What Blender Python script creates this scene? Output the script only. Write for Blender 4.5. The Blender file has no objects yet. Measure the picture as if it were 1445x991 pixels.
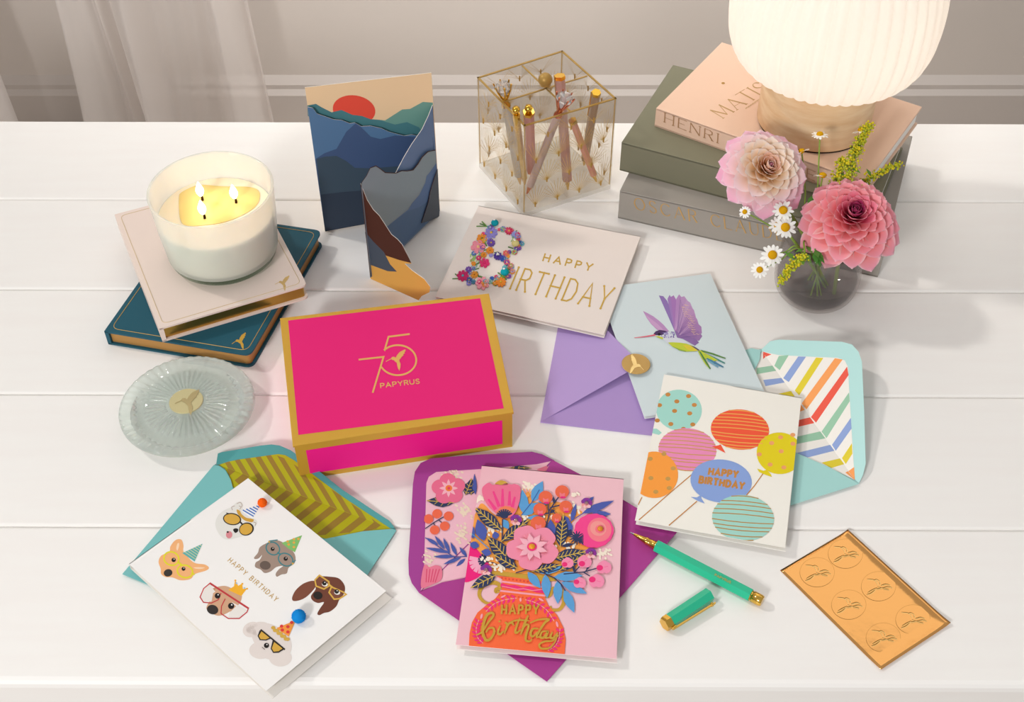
import bpy, bmesh, math, random
from mathutils import Vector, Matrix
from mathutils.geometry import tessellate_polygon

R = random.Random(7)
TZ = 0.75                       # height of the table top
C = bpy.context.scene.collection

# ------------------------------------------------------------------ camera, world, lights, exposure
F_PX, PITCH, CAM_H, W_PX, H_PX = 1745.0, math.radians(45.2), 0.85, 1445, 991
sc = bpy.context.scene
cam_d = bpy.data.cameras.new('camera')
cam = bpy.data.objects.new('camera', cam_d)
C.objects.link(cam)
cam.location = (0, 0, TZ + CAM_H)
cam.rotation_euler = (math.radians(90) - PITCH, 0, 0)
cam_d.sensor_width = 36.0
cam_d.lens = F_PX / W_PX * 36.0
cam_d.clip_start = 0.05
sc.camera = cam

world = bpy.data.worlds.new('studio')
sc.world = world
world.use_nodes = True
wt = world.node_tree
bg = wt.nodes['Background']
gt = wt.nodes.new('ShaderNodeTexCoord')
sp = wt.nodes.new('ShaderNodeSeparateXYZ')
cr = wt.nodes.new('ShaderNodeValToRGB')
mr = wt.nodes.new('ShaderNodeMapRange')
mr.inputs['From Min'].default_value = -1
wt.links.new(gt.outputs['Generated'], sp.inputs[0])
wt.links.new(sp.outputs['Z'], mr.inputs['Value'])
wt.links.new(mr.outputs['Result'], cr.inputs['Fac'])
wt.links.new(cr.outputs['Color'], bg.inputs['Color'])
cr.color_ramp.elements[0].position = 0.40
cr.color_ramp.elements[0].color = (0.74, 0.72, 0.70, 1)
cr.color_ramp.elements[1].position = 1.0
cr.color_ramp.elements[1].color = (1.0, 0.99, 0.98, 1)
bg.inputs['Strength'].default_value = 0.40

sun_d = bpy.data.lights.new('sun', 'SUN')
sun_d.energy = 0.72
sun_d.angle = math.radians(4.5)
sun_d.color = (1.0, 0.96, 0.90)
sun = bpy.data.objects.new('sun', sun_d)
C.objects.link(sun)
sun.rotation_euler = Vector((0.150, -0.055, -0.150)).to_track_quat('-Z', 'Y').to_euler()

fill_d = bpy.data.lights.new('softbox', 'AREA')
fill_d.energy = 31.0
fill_d.shape = 'DISK'
fill_d.size = 0.40
fill_d.color = (1.0, 0.985, 0.97)
fill = bpy.data.objects.new('softbox', fill_d)
C.objects.link(fill)
fill.location = (-1.05, -1.30, TZ + 1.3)
fill.rotation_euler = (Vector((0.1, 0.75, TZ)) - fill.location).to_track_quat('-Z', 'Y').to_euler()

back_d = bpy.data.lights.new('wall_fill', 'AREA')  # added area light that lifts the back wall, no fixture belongs to it
back_d.energy = 11.0
back_d.shape = 'DISK'
back_d.size = 0.6
back_d.spread = math.radians(80)
back_d.color = (1.0, 0.97, 0.94)
back = bpy.data.objects.new('wall_fill', back_d)
C.objects.link(back)
back.location = (0.1, 1.70, 2.7)
back.rotation_euler = (Vector((0.1, 2.5, 0.5)) - back.location).to_track_quat('-Z', 'Y').to_euler()

refl_d = bpy.data.lights.new('gold_reflection_fill', 'AREA')  # added bright panel near the wall for the gold surfaces to reflect
refl_d.energy = 5.5
refl_d.shape = 'RECTANGLE'
refl_d.size, refl_d.size_y = 3.0, 1.1
refl_d.color = (1.0, 0.93, 0.86)
refl = bpy.data.objects.new('gold_reflection_fill', refl_d)
C.objects.link(refl)
refl.location = (0.3, 2.2, TZ + 1.75)
refl.rotation_euler = (Vector((0.1, 0.75, TZ)) - refl.location).to_track_quat('-Z', 'Y').to_euler()
if hasattr(sc, 'cycles'):
    sc.cycles.transparent_max_bounces = 32

vs = sc.view_settings
vs.view_transform = 'Standard'
vs.look = 'None'
vs.exposure = 0.19
vs.gamma = 1.0
vs.use_curve_mapping = False

# ------------------------------------------------------------------ measuring helpers
_c, _s = math.cos(PITCH), math.sin(PITCH)

def ray(px, py):
    x, y = px - W_PX / 2, py - H_PX / 2
    return Vector((x, F_PX * _c - y * _s, -F_PX * _s - y * _c))

EYE = Vector((0, 0, TZ + CAM_H))

def at(px, py, h=0.0):
    """the point on the level plane h above the table top"""
    d = ray(px, py)
    t = (h - CAM_H) / d.z
    return EYE + d * t

class Plane:
    def __init__(s, o, n):
        s.o, s.n = Vector(o), Vector(n).normalized()
        if s.n.dot(EYE - s.o) < 0: s.n = -s.n
    def hit(s, p, off=0.0):
        d = ray(*p)
        o = s.o + s.n * off
        return EYE + d * ((o - EYE).dot(s.n) / d.dot(s.n))

def level(h): return Plane((0, 0, TZ + h), (0, 0, 1))

def zt(x0, y0, s):
    return lambda pts: [(x0 + x * s, y0 + y * s) for x, y in pts]

# ------------------------------------------------------------------ materials
def srgb(h):
    h = h.lstrip('#')
    v = [int(h[i:i + 2], 16) / 255 for i in (0, 2, 4)]
    return tuple(x / 12.92 if x <= .04045 else ((x + .055) / 1.055) ** 2.4 for x in v) + (1,)

_M = {}
def M(hexcol, kind='paper'):
    key = (hexcol, kind)
    if key in _M: return _M[key]
    m = bpy.data.materials.new('%s_%s' % (kind, hexcol))
    m.use_nodes = True
    nt = m.node_tree
    b = nt.nodes['Principled BSDF']
    b.inputs['Base Color'].default_value = srgb(hexcol)
    b.inputs['Roughness'].default_value = 0.6
    b.inputs['Specular IOR Level'].default_value = 0.25
    def noise_bump(scale, strength, dist=0.0005, stretch=None):
        tc = nt.nodes.new('ShaderNodeTexCoord')
        n = nt.nodes.new('ShaderNodeTexNoise')
        n.inputs['Scale'].default_value = scale
        n.inputs['Detail'].default_value = 4
        bp = nt.nodes.new('ShaderNodeBump')
        bp.inputs['Strength'].default_value = strength
        bp.inputs['Distance'].default_value = dist
        src = tc.outputs['Object']
        if stretch:
            mp = nt.nodes.new('ShaderNodeMapping')
            mp.inputs['Scale'].default_value = stretch
            nt.links.new(src, mp.inputs['Vector']); src = mp.outputs['Vector']
        nt.links.new(src, n.inputs['Vector'])
        nt.links.new(n.outputs['Fac'], bp.inputs['Height'])
        nt.links.new(bp.outputs['Normal'], b.inputs['Normal'])
        return n
    def tone(n, a, c, lo=.35, hi=.65):
        r = nt.nodes.new('ShaderNodeValToRGB')
        r.color_ramp.elements[0].color = srgb(a); r.color_ramp.elements[1].color = srgb(c)
        r.color_ramp.elements[0].position = lo; r.color_ramp.elements[1].position = hi
        nt.links.new(n.outputs['Fac'], r.inputs['Fac'])
        nt.links.new(r.outputs['Color'], b.inputs['Base Color'])
    if kind == 'paper':
        noise_bump(900, .08, .0002)
    elif kind == 'ink':
        b.inputs['Roughness'].default_value = .55
        noise_bump(700, .05, .0002)
    elif kind == 'cloth':
        b.inputs['Roughness'].default_value = .7
        noise_bump(1500, .25, .0003)
    elif kind == 'leather':
        b.inputs['Roughness'].default_value = .5
        noise_bump(1100, .2, .0003)
    elif kind == 'felt':
        b.inputs['Roughness'].default_value = 1
        b.inputs['Specular IOR Level'].default_value = 0
        noise_bump(2500, .8, .0008)
    elif kind == 'wall':
        b.inputs['Roughness'].default_value = .8
        noise_bump(120, .05, .001)
    elif kind == 'board':
        b.inputs['Roughness'].default_value = .42
        n = noise_bump(90, .04, .0003, (.12, 1, 1))
        tone(n, 'f4f1ee', 'f5f3f0')
    elif kind == 'wood':
        b.inputs['Roughness'].default_value = .45
        n = noise_bump(45, .05, .0004, (.5, 1, 3.2))
        tone(n, 'e0b98c', 'efd3ad', .3, .7)
    elif kind == 'foil':
        b.inputs['Metallic'].default_value = 1
        b.inputs['Roughness'].default_value = .32
        noise_bump(400, .04, .0003)
    elif kind == 'metal':
        b.inputs['Metallic'].default_value = 1
        b.inputs['Roughness'].default_value = .16
        noise_bump(60, .03, .0003)
    elif kind == 'satin':
        b.inputs['Metallic'].default_value = .28
        b.inputs['Roughness'].default_value = .42
        noise_bump(300, .05, .0003)
    elif kind == 'mirror':
        b.inputs['Metallic'].default_value = 1
        b.inputs['Roughness'].default_value = .13
        noise_bump(22, .35, .0022)
    elif kind == 'plastic':
        b.inputs['Roughness'].default_value = .3
        b.inputs['Specular IOR Level'].default_value = .5
        noise_bump(200, .02, .0002)
    elif kind == 'wax':
        b.inputs['Roughness'].default_value = .35
        b.inputs['Subsurface Weight'].default_value = .5
        b.inputs['Subsurface Radius'].default_value = (.02, .014, .008)
        b.inputs['Subsurface Scale'].default_value = .4
        noise_bump(60, .03, .0004)
    elif kind == 'petal':
        at_ = nt.nodes.new('ShaderNodeAttribute'); at_.attribute_name = 'Col'
        nt.links.new(at_.outputs['Color'], b.inputs['Base Color'])
        b.inputs['Roughness'].default_value = .6
        b.inputs['Subsurface Weight'].default_value = .25
        b.inputs['Subsurface Radius'].default_value = (.006, .003, .003)
        b.inputs['Subsurface Scale'].default_value = .3
        noise_bump(500, .12, .0003)
        tl_ = nt.nodes.new('ShaderNodeBsdfTranslucent'); nt.links.new(at_.outputs['Color'], tl_.inputs['Color'])
        mx = nt.nodes.new('ShaderNodeMixShader'); mx.inputs[0].default_value = .25
        nt.links.new(b.outputs[0], mx.inputs[1]); nt.links.new(tl_.outputs[0], mx.inputs[2])
        nt.links.new(mx.outputs[0], nt.nodes['Material Output'].inputs['Surface'])
    elif kind == 'plant':
        b.inputs['Roughness'].default_value = .55
        noise_bump(300, .2, .0004)
    elif kind == 'glow':
        b.inputs['Emission Color'].default_value = srgb(hexcol)
        b.inputs['Emission Strength'].default_value = 6
        noise_bump(50, .01)
    elif kind == 'bulb':
        b.inputs['Emission Color'].default_value = srgb(hexcol)
        b.inputs['Emission Strength'].default_value = 2.5
        noise_bump(50, .01)
    elif kind == 'gem':
        b.inputs['Transmission Weight'].default_value = .85
        b.inputs['IOR'].default_value = 1.8
        b.inputs['Roughness'].default_value = .02
        noise_bump(300, .02, .0002)
    elif kind == 'glass':
        b.inputs['Transmission Weight'].default_value = 1
        b.inputs['IOR'].default_value = 1.45
        b.inputs['Roughness'].default_value = .03
        noise_bump(90, .04, .0004)
    elif kind == 'press':
        b.inputs['Transmission Weight'].default_value = 1
        b.inputs['IOR'].default_value = 1.45
        b.inputs['Roughness'].default_value = .03
        b.inputs['Specular IOR Level'].default_value = .5
        noise_bump(90, .03, .0003)
        t_ = nt.nodes.new('ShaderNodeBsdfTransparent'); t_.inputs['Color'].default_value = srgb(hexcol)
        d = nt.nodes.new('ShaderNodeBsdfDiffuse'); d.inputs['Color'].default_value = (.93, .97, .95, 1)
        ad2 = nt.nodes.new('ShaderNodeMixShader'); ad2.inputs[0].default_value = .42
        nt.links.new(t_.outputs[0], ad2.inputs[1]); nt.links.new(d.outputs[0], ad2.inputs[2])
        mx = nt.nodes.new('ShaderNodeMixShader'); mx.inputs[0].default_value = .4
        nt.links.new(b.outputs[0], mx.inputs[1]); nt.links.new(ad2.outputs[0], mx.inputs[2])
        nt.links.new(mx.outputs[0], nt.nodes['Material Output'].inputs['Surface'])
    elif kind in ('clear', 'frost', 'smoke', 'water', 'sheer', 'tint', 'shade', 'print'):
        out = nt.nodes['Material Output']
        nt.nodes.remove(b)
        tr = nt.nodes.new('ShaderNodeBsdfTransparent')
        mx = nt.nodes.new('ShaderNodeMixShader')
        if kind == 'shade':
            # milk glass: light from the bulb inside comes through it
            d = nt.nodes.new('ShaderNodeBsdfDiffuse'); d.inputs['Color'].default_value = srgb(hexcol)
            t = nt.nodes.new('ShaderNodeBsdfTranslucent'); t.inputs['Color'].default_value = srgb(hexcol)
            g = nt.nodes.new('ShaderNodeBsdfGlossy'); g.inputs['Roughness'].default_value = .3
            m2 = nt.nodes.new('ShaderNodeMixShader'); m2.inputs[0].default_value = .55
            nt.links.new(d.outputs[0], m2.inputs[1]); nt.links.new(t.outputs[0], m2.inputs[2])
            mx.inputs[0].default_value = .04
            nt.links.new(m2.outputs[0], mx.inputs[1]); nt.links.new(g.outputs[0], mx.inputs[2])
            nt.links.new(mx.outputs[0], out.inputs['Surface'])
            return _M.setdefault(key, m)
        if kind in ('sheer', 'print'):
            d = nt.nodes.new('ShaderNodeBsdfDiffuse'); d.inputs['Color'].default_value = srgb(hexcol)
            t = nt.nodes.new('ShaderNodeBsdfTranslucent'); t.inputs['Color'].default_value = srgb(hexcol)
            m2 = nt.nodes.new('ShaderNodeMixShader'); m2.inputs[0].default_value = .45
            nt.links.new(d.outputs[0], m2.inputs[1]); nt.links.new(t.outputs[0], m2.inputs[2])
            mx.inputs[0].default_value = .72 if kind == 'sheer' else .6
            nt.links.new(tr.outputs[0], mx.inputs[1]); nt.links.new(m2.outputs[0], mx.inputs[2])
            nt.links.new(mx.outputs[0], out.inputs['Surface'])
            return _M.setdefault(key, m)
        tr.inputs['Color'].default_value = srgb(hexcol)
        g = nt.nodes.new('ShaderNodeBsdfGlossy'); g.inputs['Roughness'].default_value = .04
        lw = nt.nodes.new('ShaderNodeLayerWeight'); lw.inputs['Blend'].default_value = .5
        pw = nt.nodes.new('ShaderNodeMath'); pw.operation = 'POWER'; pw.inputs[1].default_value = 4
        fr = nt.nodes.new('ShaderNodeMath'); fr.operation = 'MULTIPLY_ADD'; fr.inputs[1].default_value = .45; fr.inputs[2].default_value = .03
        nt.links.new(lw.outputs['Facing'], pw.inputs[0]); nt.links.new(pw.outputs[0], fr.inputs[0])
        tc = nt.nodes.new('ShaderNodeTexCoord')
        n = nt.nodes.new('ShaderNodeTexNoise'); n.inputs['Scale'].default_value = 60
        bp = nt.nodes.new('ShaderNodeBump'); bp.inputs['Strength'].default_value = .04; bp.inputs['Distance'].default_value = .0004
        nt.links.new(tc.outputs['Object'], n.inputs['Vector']); nt.links.new(n.outputs['Fac'], bp.inputs['Height'])
        nt.links.new(bp.outputs['Normal'], g.inputs['Normal'])
        nt.links.new(fr.outputs[0], mx.inputs[0])
        src = tr.outputs[0]
        if kind == 'smoke':
            d = nt.nodes.new('ShaderNodeBsdfDiffuse'); d.inputs['Color'].default_value = (.62, .60, .60, 1)
            m2 = nt.nodes.new('ShaderNodeMixShader'); m2.inputs[0].default_value = .05
            nt.links.new(tr.outputs[0], m2.inputs[1]); nt.links.new(d.outputs[0], m2.inputs[2])
            src = m2.outputs[0]
        if kind in ('frost', 'tint'):
            d = nt.nodes.new('ShaderNodeBsdfDiffuse'); d.inputs['Color'].default_value = srgb(hexcol)
            t = nt.nodes.new('ShaderNodeBsdfTranslucent'); t.inputs['Color'].default_value = srgb(hexcol)
            md = nt.nodes.new('ShaderNodeMixShader'); md.inputs[0].default_value = .5
            nt.links.new(d.outputs[0], md.inputs[1]); nt.links.new(t.outputs[0], md.inputs[2])
            m2 = nt.nodes.new('ShaderNodeMixShader'); m2.inputs[0].default_value = .50 if kind == 'frost' else .55
            nt.links.new(tr.outputs[0], m2.inputs[1]); nt.links.new(md.outputs[0], m2.inputs[2])
            src = m2.outputs[0]
        nt.links.new(src, mx.inputs[1]); nt.links.new(g.outputs[0], mx.inputs[2])
        nt.links.new(mx.outputs[0], out.inputs['Surface'])
    return _M.setdefault(key, m)

GOLDINK = ('cfa545', 'satin')
def mat(spec): return spec if isinstance(spec, bpy.types.Material) else (M(*spec) if isinstance(spec, tuple) else M(spec))

# ------------------------------------------------------------------ object helpers
def tag(o, label, cat, group=None, kind=None):
    if label: o['label'] = label
    if cat: o['category'] = cat
    if group: o['group'] = group
    if kind: o['kind'] = kind
    return o

def thing(name, label, cat, loc, group=None):
    o = bpy.data.objects.new(name, None)
    o.empty_display_size = .02
    C.objects.link(o)
    o.location = loc
    return tag(o, label, cat, group)

def base_of(o):
    v = Vector((0, 0, 0))
    while o is not None:
        v += o.location
        o = o.parent
    return v

class MB:
    """collects shapes in world coordinates, then links them as one mesh"""
    def __init__(s):
        s.v, s.f, s.m, s.mats, s.sm, s.col = [], [], [], [], [], []
    def mi(s, spec):
        m = mat(spec)
        if m not in s.mats: s.mats.append(m)
        return s.mats.index(m)
    def add(s, vs, fs, spec, smooth=False, cols=None):
        o = len(s.v); k = s.mi(spec)
        s.v += [Vector(v) for v in vs]
        s.col += cols if cols else [(1, 1, 1, 1)] * len(vs)
        for f in fs:
            s.f.append([o + i for i in f]); s.m.append(k); s.sm.append(smooth)
    def ngon(s, pts, spec):
        pts = [Vector(p) for p in pts]
        if len(pts) < 3: return
        tris = tessellate_polygon([pts])
        s.add(pts, tris, spec)
    def prism(s, top, down, spec, side=None):
        """closed slab: outline 'top' extruded by the vector 'down'"""
        top = [Vector(p) for p in top]; n = len(top)
        down = Vector(down)
        bot = [p + down for p in top]
        tris = tessellate_polygon([top])
        s.add(top + bot, [tuple(t) for t in tris] + [tuple(n + i for i in reversed(t)) for t in tris], spec)
        s.add(top + bot, [(i, (i + 1) % n, n + (i + 1) % n, n + i) for i in range(n)], side or spec)
    def box(s, o, u, v, w, spec):
        o, u, v, w = map(Vector, (o, u, v, w))
        s.prism([o + w, o + u + w, o + u + v + w, o + v + w], -w, spec)
    def bbox(s, x0, x1, y0, y1, z0, z1, spec):
        s.box((x0, y0, z0), (x1 - x0, 0, 0), (0, y1 - y0, 0), (0, 0, z1 - z0), spec)
    def tube(s, path, r, spec, seg=10, cap=True, smooth=True, rot=0.0):
        path = [Vector(p) for p in path]
        n = len(path)
        rs = r if isinstance(r, (list, tuple)) else [r] * n
        vs, fs = [], []
        ref = None
        for i in range(n):
            t = (path[min(i + 1, n - 1)] - path[max(i - 1, 0)])
            t = t.normalized() if t.length > 1e-9 else Vector((0, 0, 1))
            if ref is None:
                ref = Vector((0, 0, 1)) if abs(t.z) < .5 else t.orthogonal().normalized()
            ref = (ref - t * ref.dot(t))
            ref = ref.normalized() if ref.length > 1e-6 else t.orthogonal().normalized()
            bn = t.cross(ref)
            for k in range(seg):
                a = 2 * math.pi * k / seg + rot
                vs.append(path[i] + (ref * math.cos(a) + bn * math.sin(a)) * rs[i])
        for i in range(n - 1):
            for k in range(seg):
                a, b = i * seg + k, i * seg + (k + 1) % seg
                fs.append((a, b, b + seg, a + seg))
        s.add(vs, fs, spec, smooth)
        if cap:
            s.add(vs, [tuple(reversed(range(seg))), tuple(range((n - 1) * seg, n * seg))], spec)
    def lathe(s, c, prof, spec, seg=64, smooth=True, mod=None, axis=None, cols=None):
        c = Vector(c)
        q = Vector((0, 0, 1)).rotation_difference(Vector(axis)) if axis is not None else None
        vs, fs = [], []
        for i, (r, z) in enumerate(prof):
            for k in range(seg):
                a = 2 * math.pi * k / seg
                rr = r * (mod(a, i) if mod else 1)
                p = Vector((rr * math.cos(a), rr * math.sin(a), z))
                if q: p = q @ p
                vs.append(c + p)
        for i in range(len(prof) - 1):
            for k in range(seg):
                a, b = i * seg + k, i * seg + (k + 1) % seg
                fs.append((a, b, b + seg, a + seg))
        s.add(vs, fs, spec, smooth)
    def disc(s, c, r, spec, seg=48, z=0.0):
        c = Vector(c)
        s.add([c + Vector((r * math.cos(2 * math.pi * k / seg), r * math.sin(2 * math.pi * k / seg), z)) for k in range(seg)],
              [tuple(range(seg))], spec)
    def ball(s, c, r, spec, seg=16, rings=10, scale=(1, 1, 1), axis=None):
        prof = [(max(1e-5, r * math.sin(math.pi * i / rings)) * scale[0], -r * math.cos(math.pi * i / rings) * scale[2]) for i in range(rings + 1)]
        s.lathe(c, prof, spec, seg, True, None, axis)
    def build(s, name, parent=None, label=None, kind=None, bevel=0.0):
        off = base_of(parent) if parent else Vector((0, 0, 0))
        me = bpy.data.meshes.new(name)
        me.from_pydata([tuple(v - off) for v in s.v], [], s.f)
        for m in s.mats: me.materials.append(m)
        me.polygons.foreach_set('material_index', s.m)
        me.polygons.foreach_set('use_smooth', s.sm)
        if any(c != (1, 1, 1, 1) for c in s.col):
            ca = me.color_attributes.new('Col', 'FLOAT_COLOR', 'POINT')
            for i, c in enumerate(s.col): ca.data[i].color = c
        me.update()
        o = bpy.data.objects.new(name, me)
        C.objects.link(o)
        if parent: o.parent = parent
        if label: o['label'] = label
        if kind: o['kind'] = kind
        if bevel:
            bm = bmesh.new(); bm.from_mesh(me)
            bmesh.ops.remove_doubles(bm, verts=bm.verts, dist=1e-6)
            bmesh.ops.recalc_face_normals(bm, faces=bm.faces)
            bm.to_mesh(me); bm.free()
            md = o.modifiers.new('bevel', 'BEVEL'); md.width = bevel; md.segments = 3
            md.limit_method = 'ANGLE'
            for p in me.polygons: p.use_smooth = False
        return o

def smooth_pts(p, closed=True, k=6):
    n = len(p); out = []
    rng = range(n) if closed else range(n - 1)
    g = (lambda i: p[i % n]) if closed else (lambda i: p[max(0, min(n - 1, i))])
    for i in rng:
        a, b, c, d = g(i - 1), g(i), g(i + 1), g(i + 2)
        for j in range(k):
            t = j / k
            out.append(tuple(.5 * (2 * b[q] + (c[q] - a[q]) * t + (2 * a[q] - 5 * b[q] + 4 * c[q] - d[q]) * t * t
                                   + (3 * b[q] - a[q] - 3 * c[q] + d[q]) * t ** 3) for q in range(len(b))))
    if not closed: out.append(tuple(p[-1]))
    return out

def clip_poly(sub, clip):
    area = sum(clip[i][0] * clip[(i + 1) % len(clip)][1] - clip[(i + 1) % len(clip)][0] * clip[i][1] for i in range(len(clip)))
    sg = 1 if area > 0 else -1
    out = list(sub)
    for i in range(len(clip)):
        a, b = clip[i], clip[(i + 1) % len(clip)]
        ins = lambda p: sg * ((b[0] - a[0]) * (p[1] - a[1]) - (b[1] - a[1]) * (p[0] - a[0])) >= 0
        src, out = out, []
        for j in range(len(src)):
            p, q = src[j - 1], src[j]
            ip, iq = ins(p), ins(q)
            if ip != iq:
                d1 = (b[0] - a[0]) * (p[1] - a[1]) - (b[1] - a[1]) * (p[0] - a[0])
                d2 = (b[0] - a[0]) * (q[1] - a[1]) - (b[1] - a[1]) * (q[0] - a[0])
                t = d1 / (d1 - d2)
                out.append((p[0] + (q[0] - p[0]) * t, p[1] + (q[1] - p[1]) * t))
            if iq: out.append(q)
        if not out: return []
    return out

# ------------------------------------------------------------------ stroke lettering
GL = {
 'A': (.78, [[(0, 0), (.39, 1), (.78, 0)], [(.14, .33), (.64, .33)]]),
 'B': (.60, [[(0, 0), (0, 1), (.36, 1), (.52, .9), (.52, .63), (.36, .53), (0, .53)], [(.36, .53), (.6, .4), (.6, .13), (.4, 0), (0, 0)]]),
 'C': (.72, [[(.72, .84), (.55, .98), (.32, 1), (.1, .82), (0, .5), (.1, .18), (.32, 0), (.55, .02), (.72, .16)]]),
 'D': (.70, [[(0, 0), (0, 1), (.32, 1), (.58, .86), (.7, .5), (.58, .14), (.32, 0), (0, 0)]]),
 'E': (.52, [[(.52, 1), (0, 1), (0, 0), (.52, 0)], [(0, .52), (.45, .52)]]),
 'H': (.66, [[(0, 0), (0, 1)], [(.66, 0), (.66, 1)], [(0, .5), (.66, .5)]]),
 'I': (.02, [[(.01, 0), (.01, 1)]]),
 'L': (.5, [[(0, 1), (0, 0), (.5, 0)]]),
 'M': (.86, [[(0, 0), (.06, 1), (.43, .1), (.8, 1), (.86, 0)]]),
 'N': (.70, [[(0, 0), (0, 1), (.7, 0), (.7, 1)]]),
 'O': (.84, [[(.42, 1), (.15, .88), (0, .5), (.15, .12), (.42, 0), (.69, .12), (.84, .5), (.69, .88), (.42, 1)]]),
 'P': (.56, [[(0, 0), (0, 1), (.36, 1), (.56, .88), (.56, .6), (.36, .46), (0, .46)]]),
 'R': (.60, [[(0, 0), (0, 1), (.36, 1), (.55, .88), (.55, .62), (.36, .5), (0, .5)], [(.3, .5), (.6, 0)]]),
 'S': (.52, [[(.5, .86), (.36, 1), (.14, .98), (.02, .8), (.08, .62), (.42, .42), (.52, .22), (.4, .02), (.16, 0), (0, .14)]]),
 'T': (.62, [[(0, 1), (.62, 1)], [(.31, 1), (.31, 0)]]),
 'U': (.66, [[(0, 1), (0, .3), (.14, .04), (.33, 0), (.52, .04), (.66, .3), (.66, 1)]]),
 'Y': (.70, [[(0, 1), (.35, .46), (.7, 1)], [(.35, .46), (.35, 0)]]),
 ' ': (.4, []),
}

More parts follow.
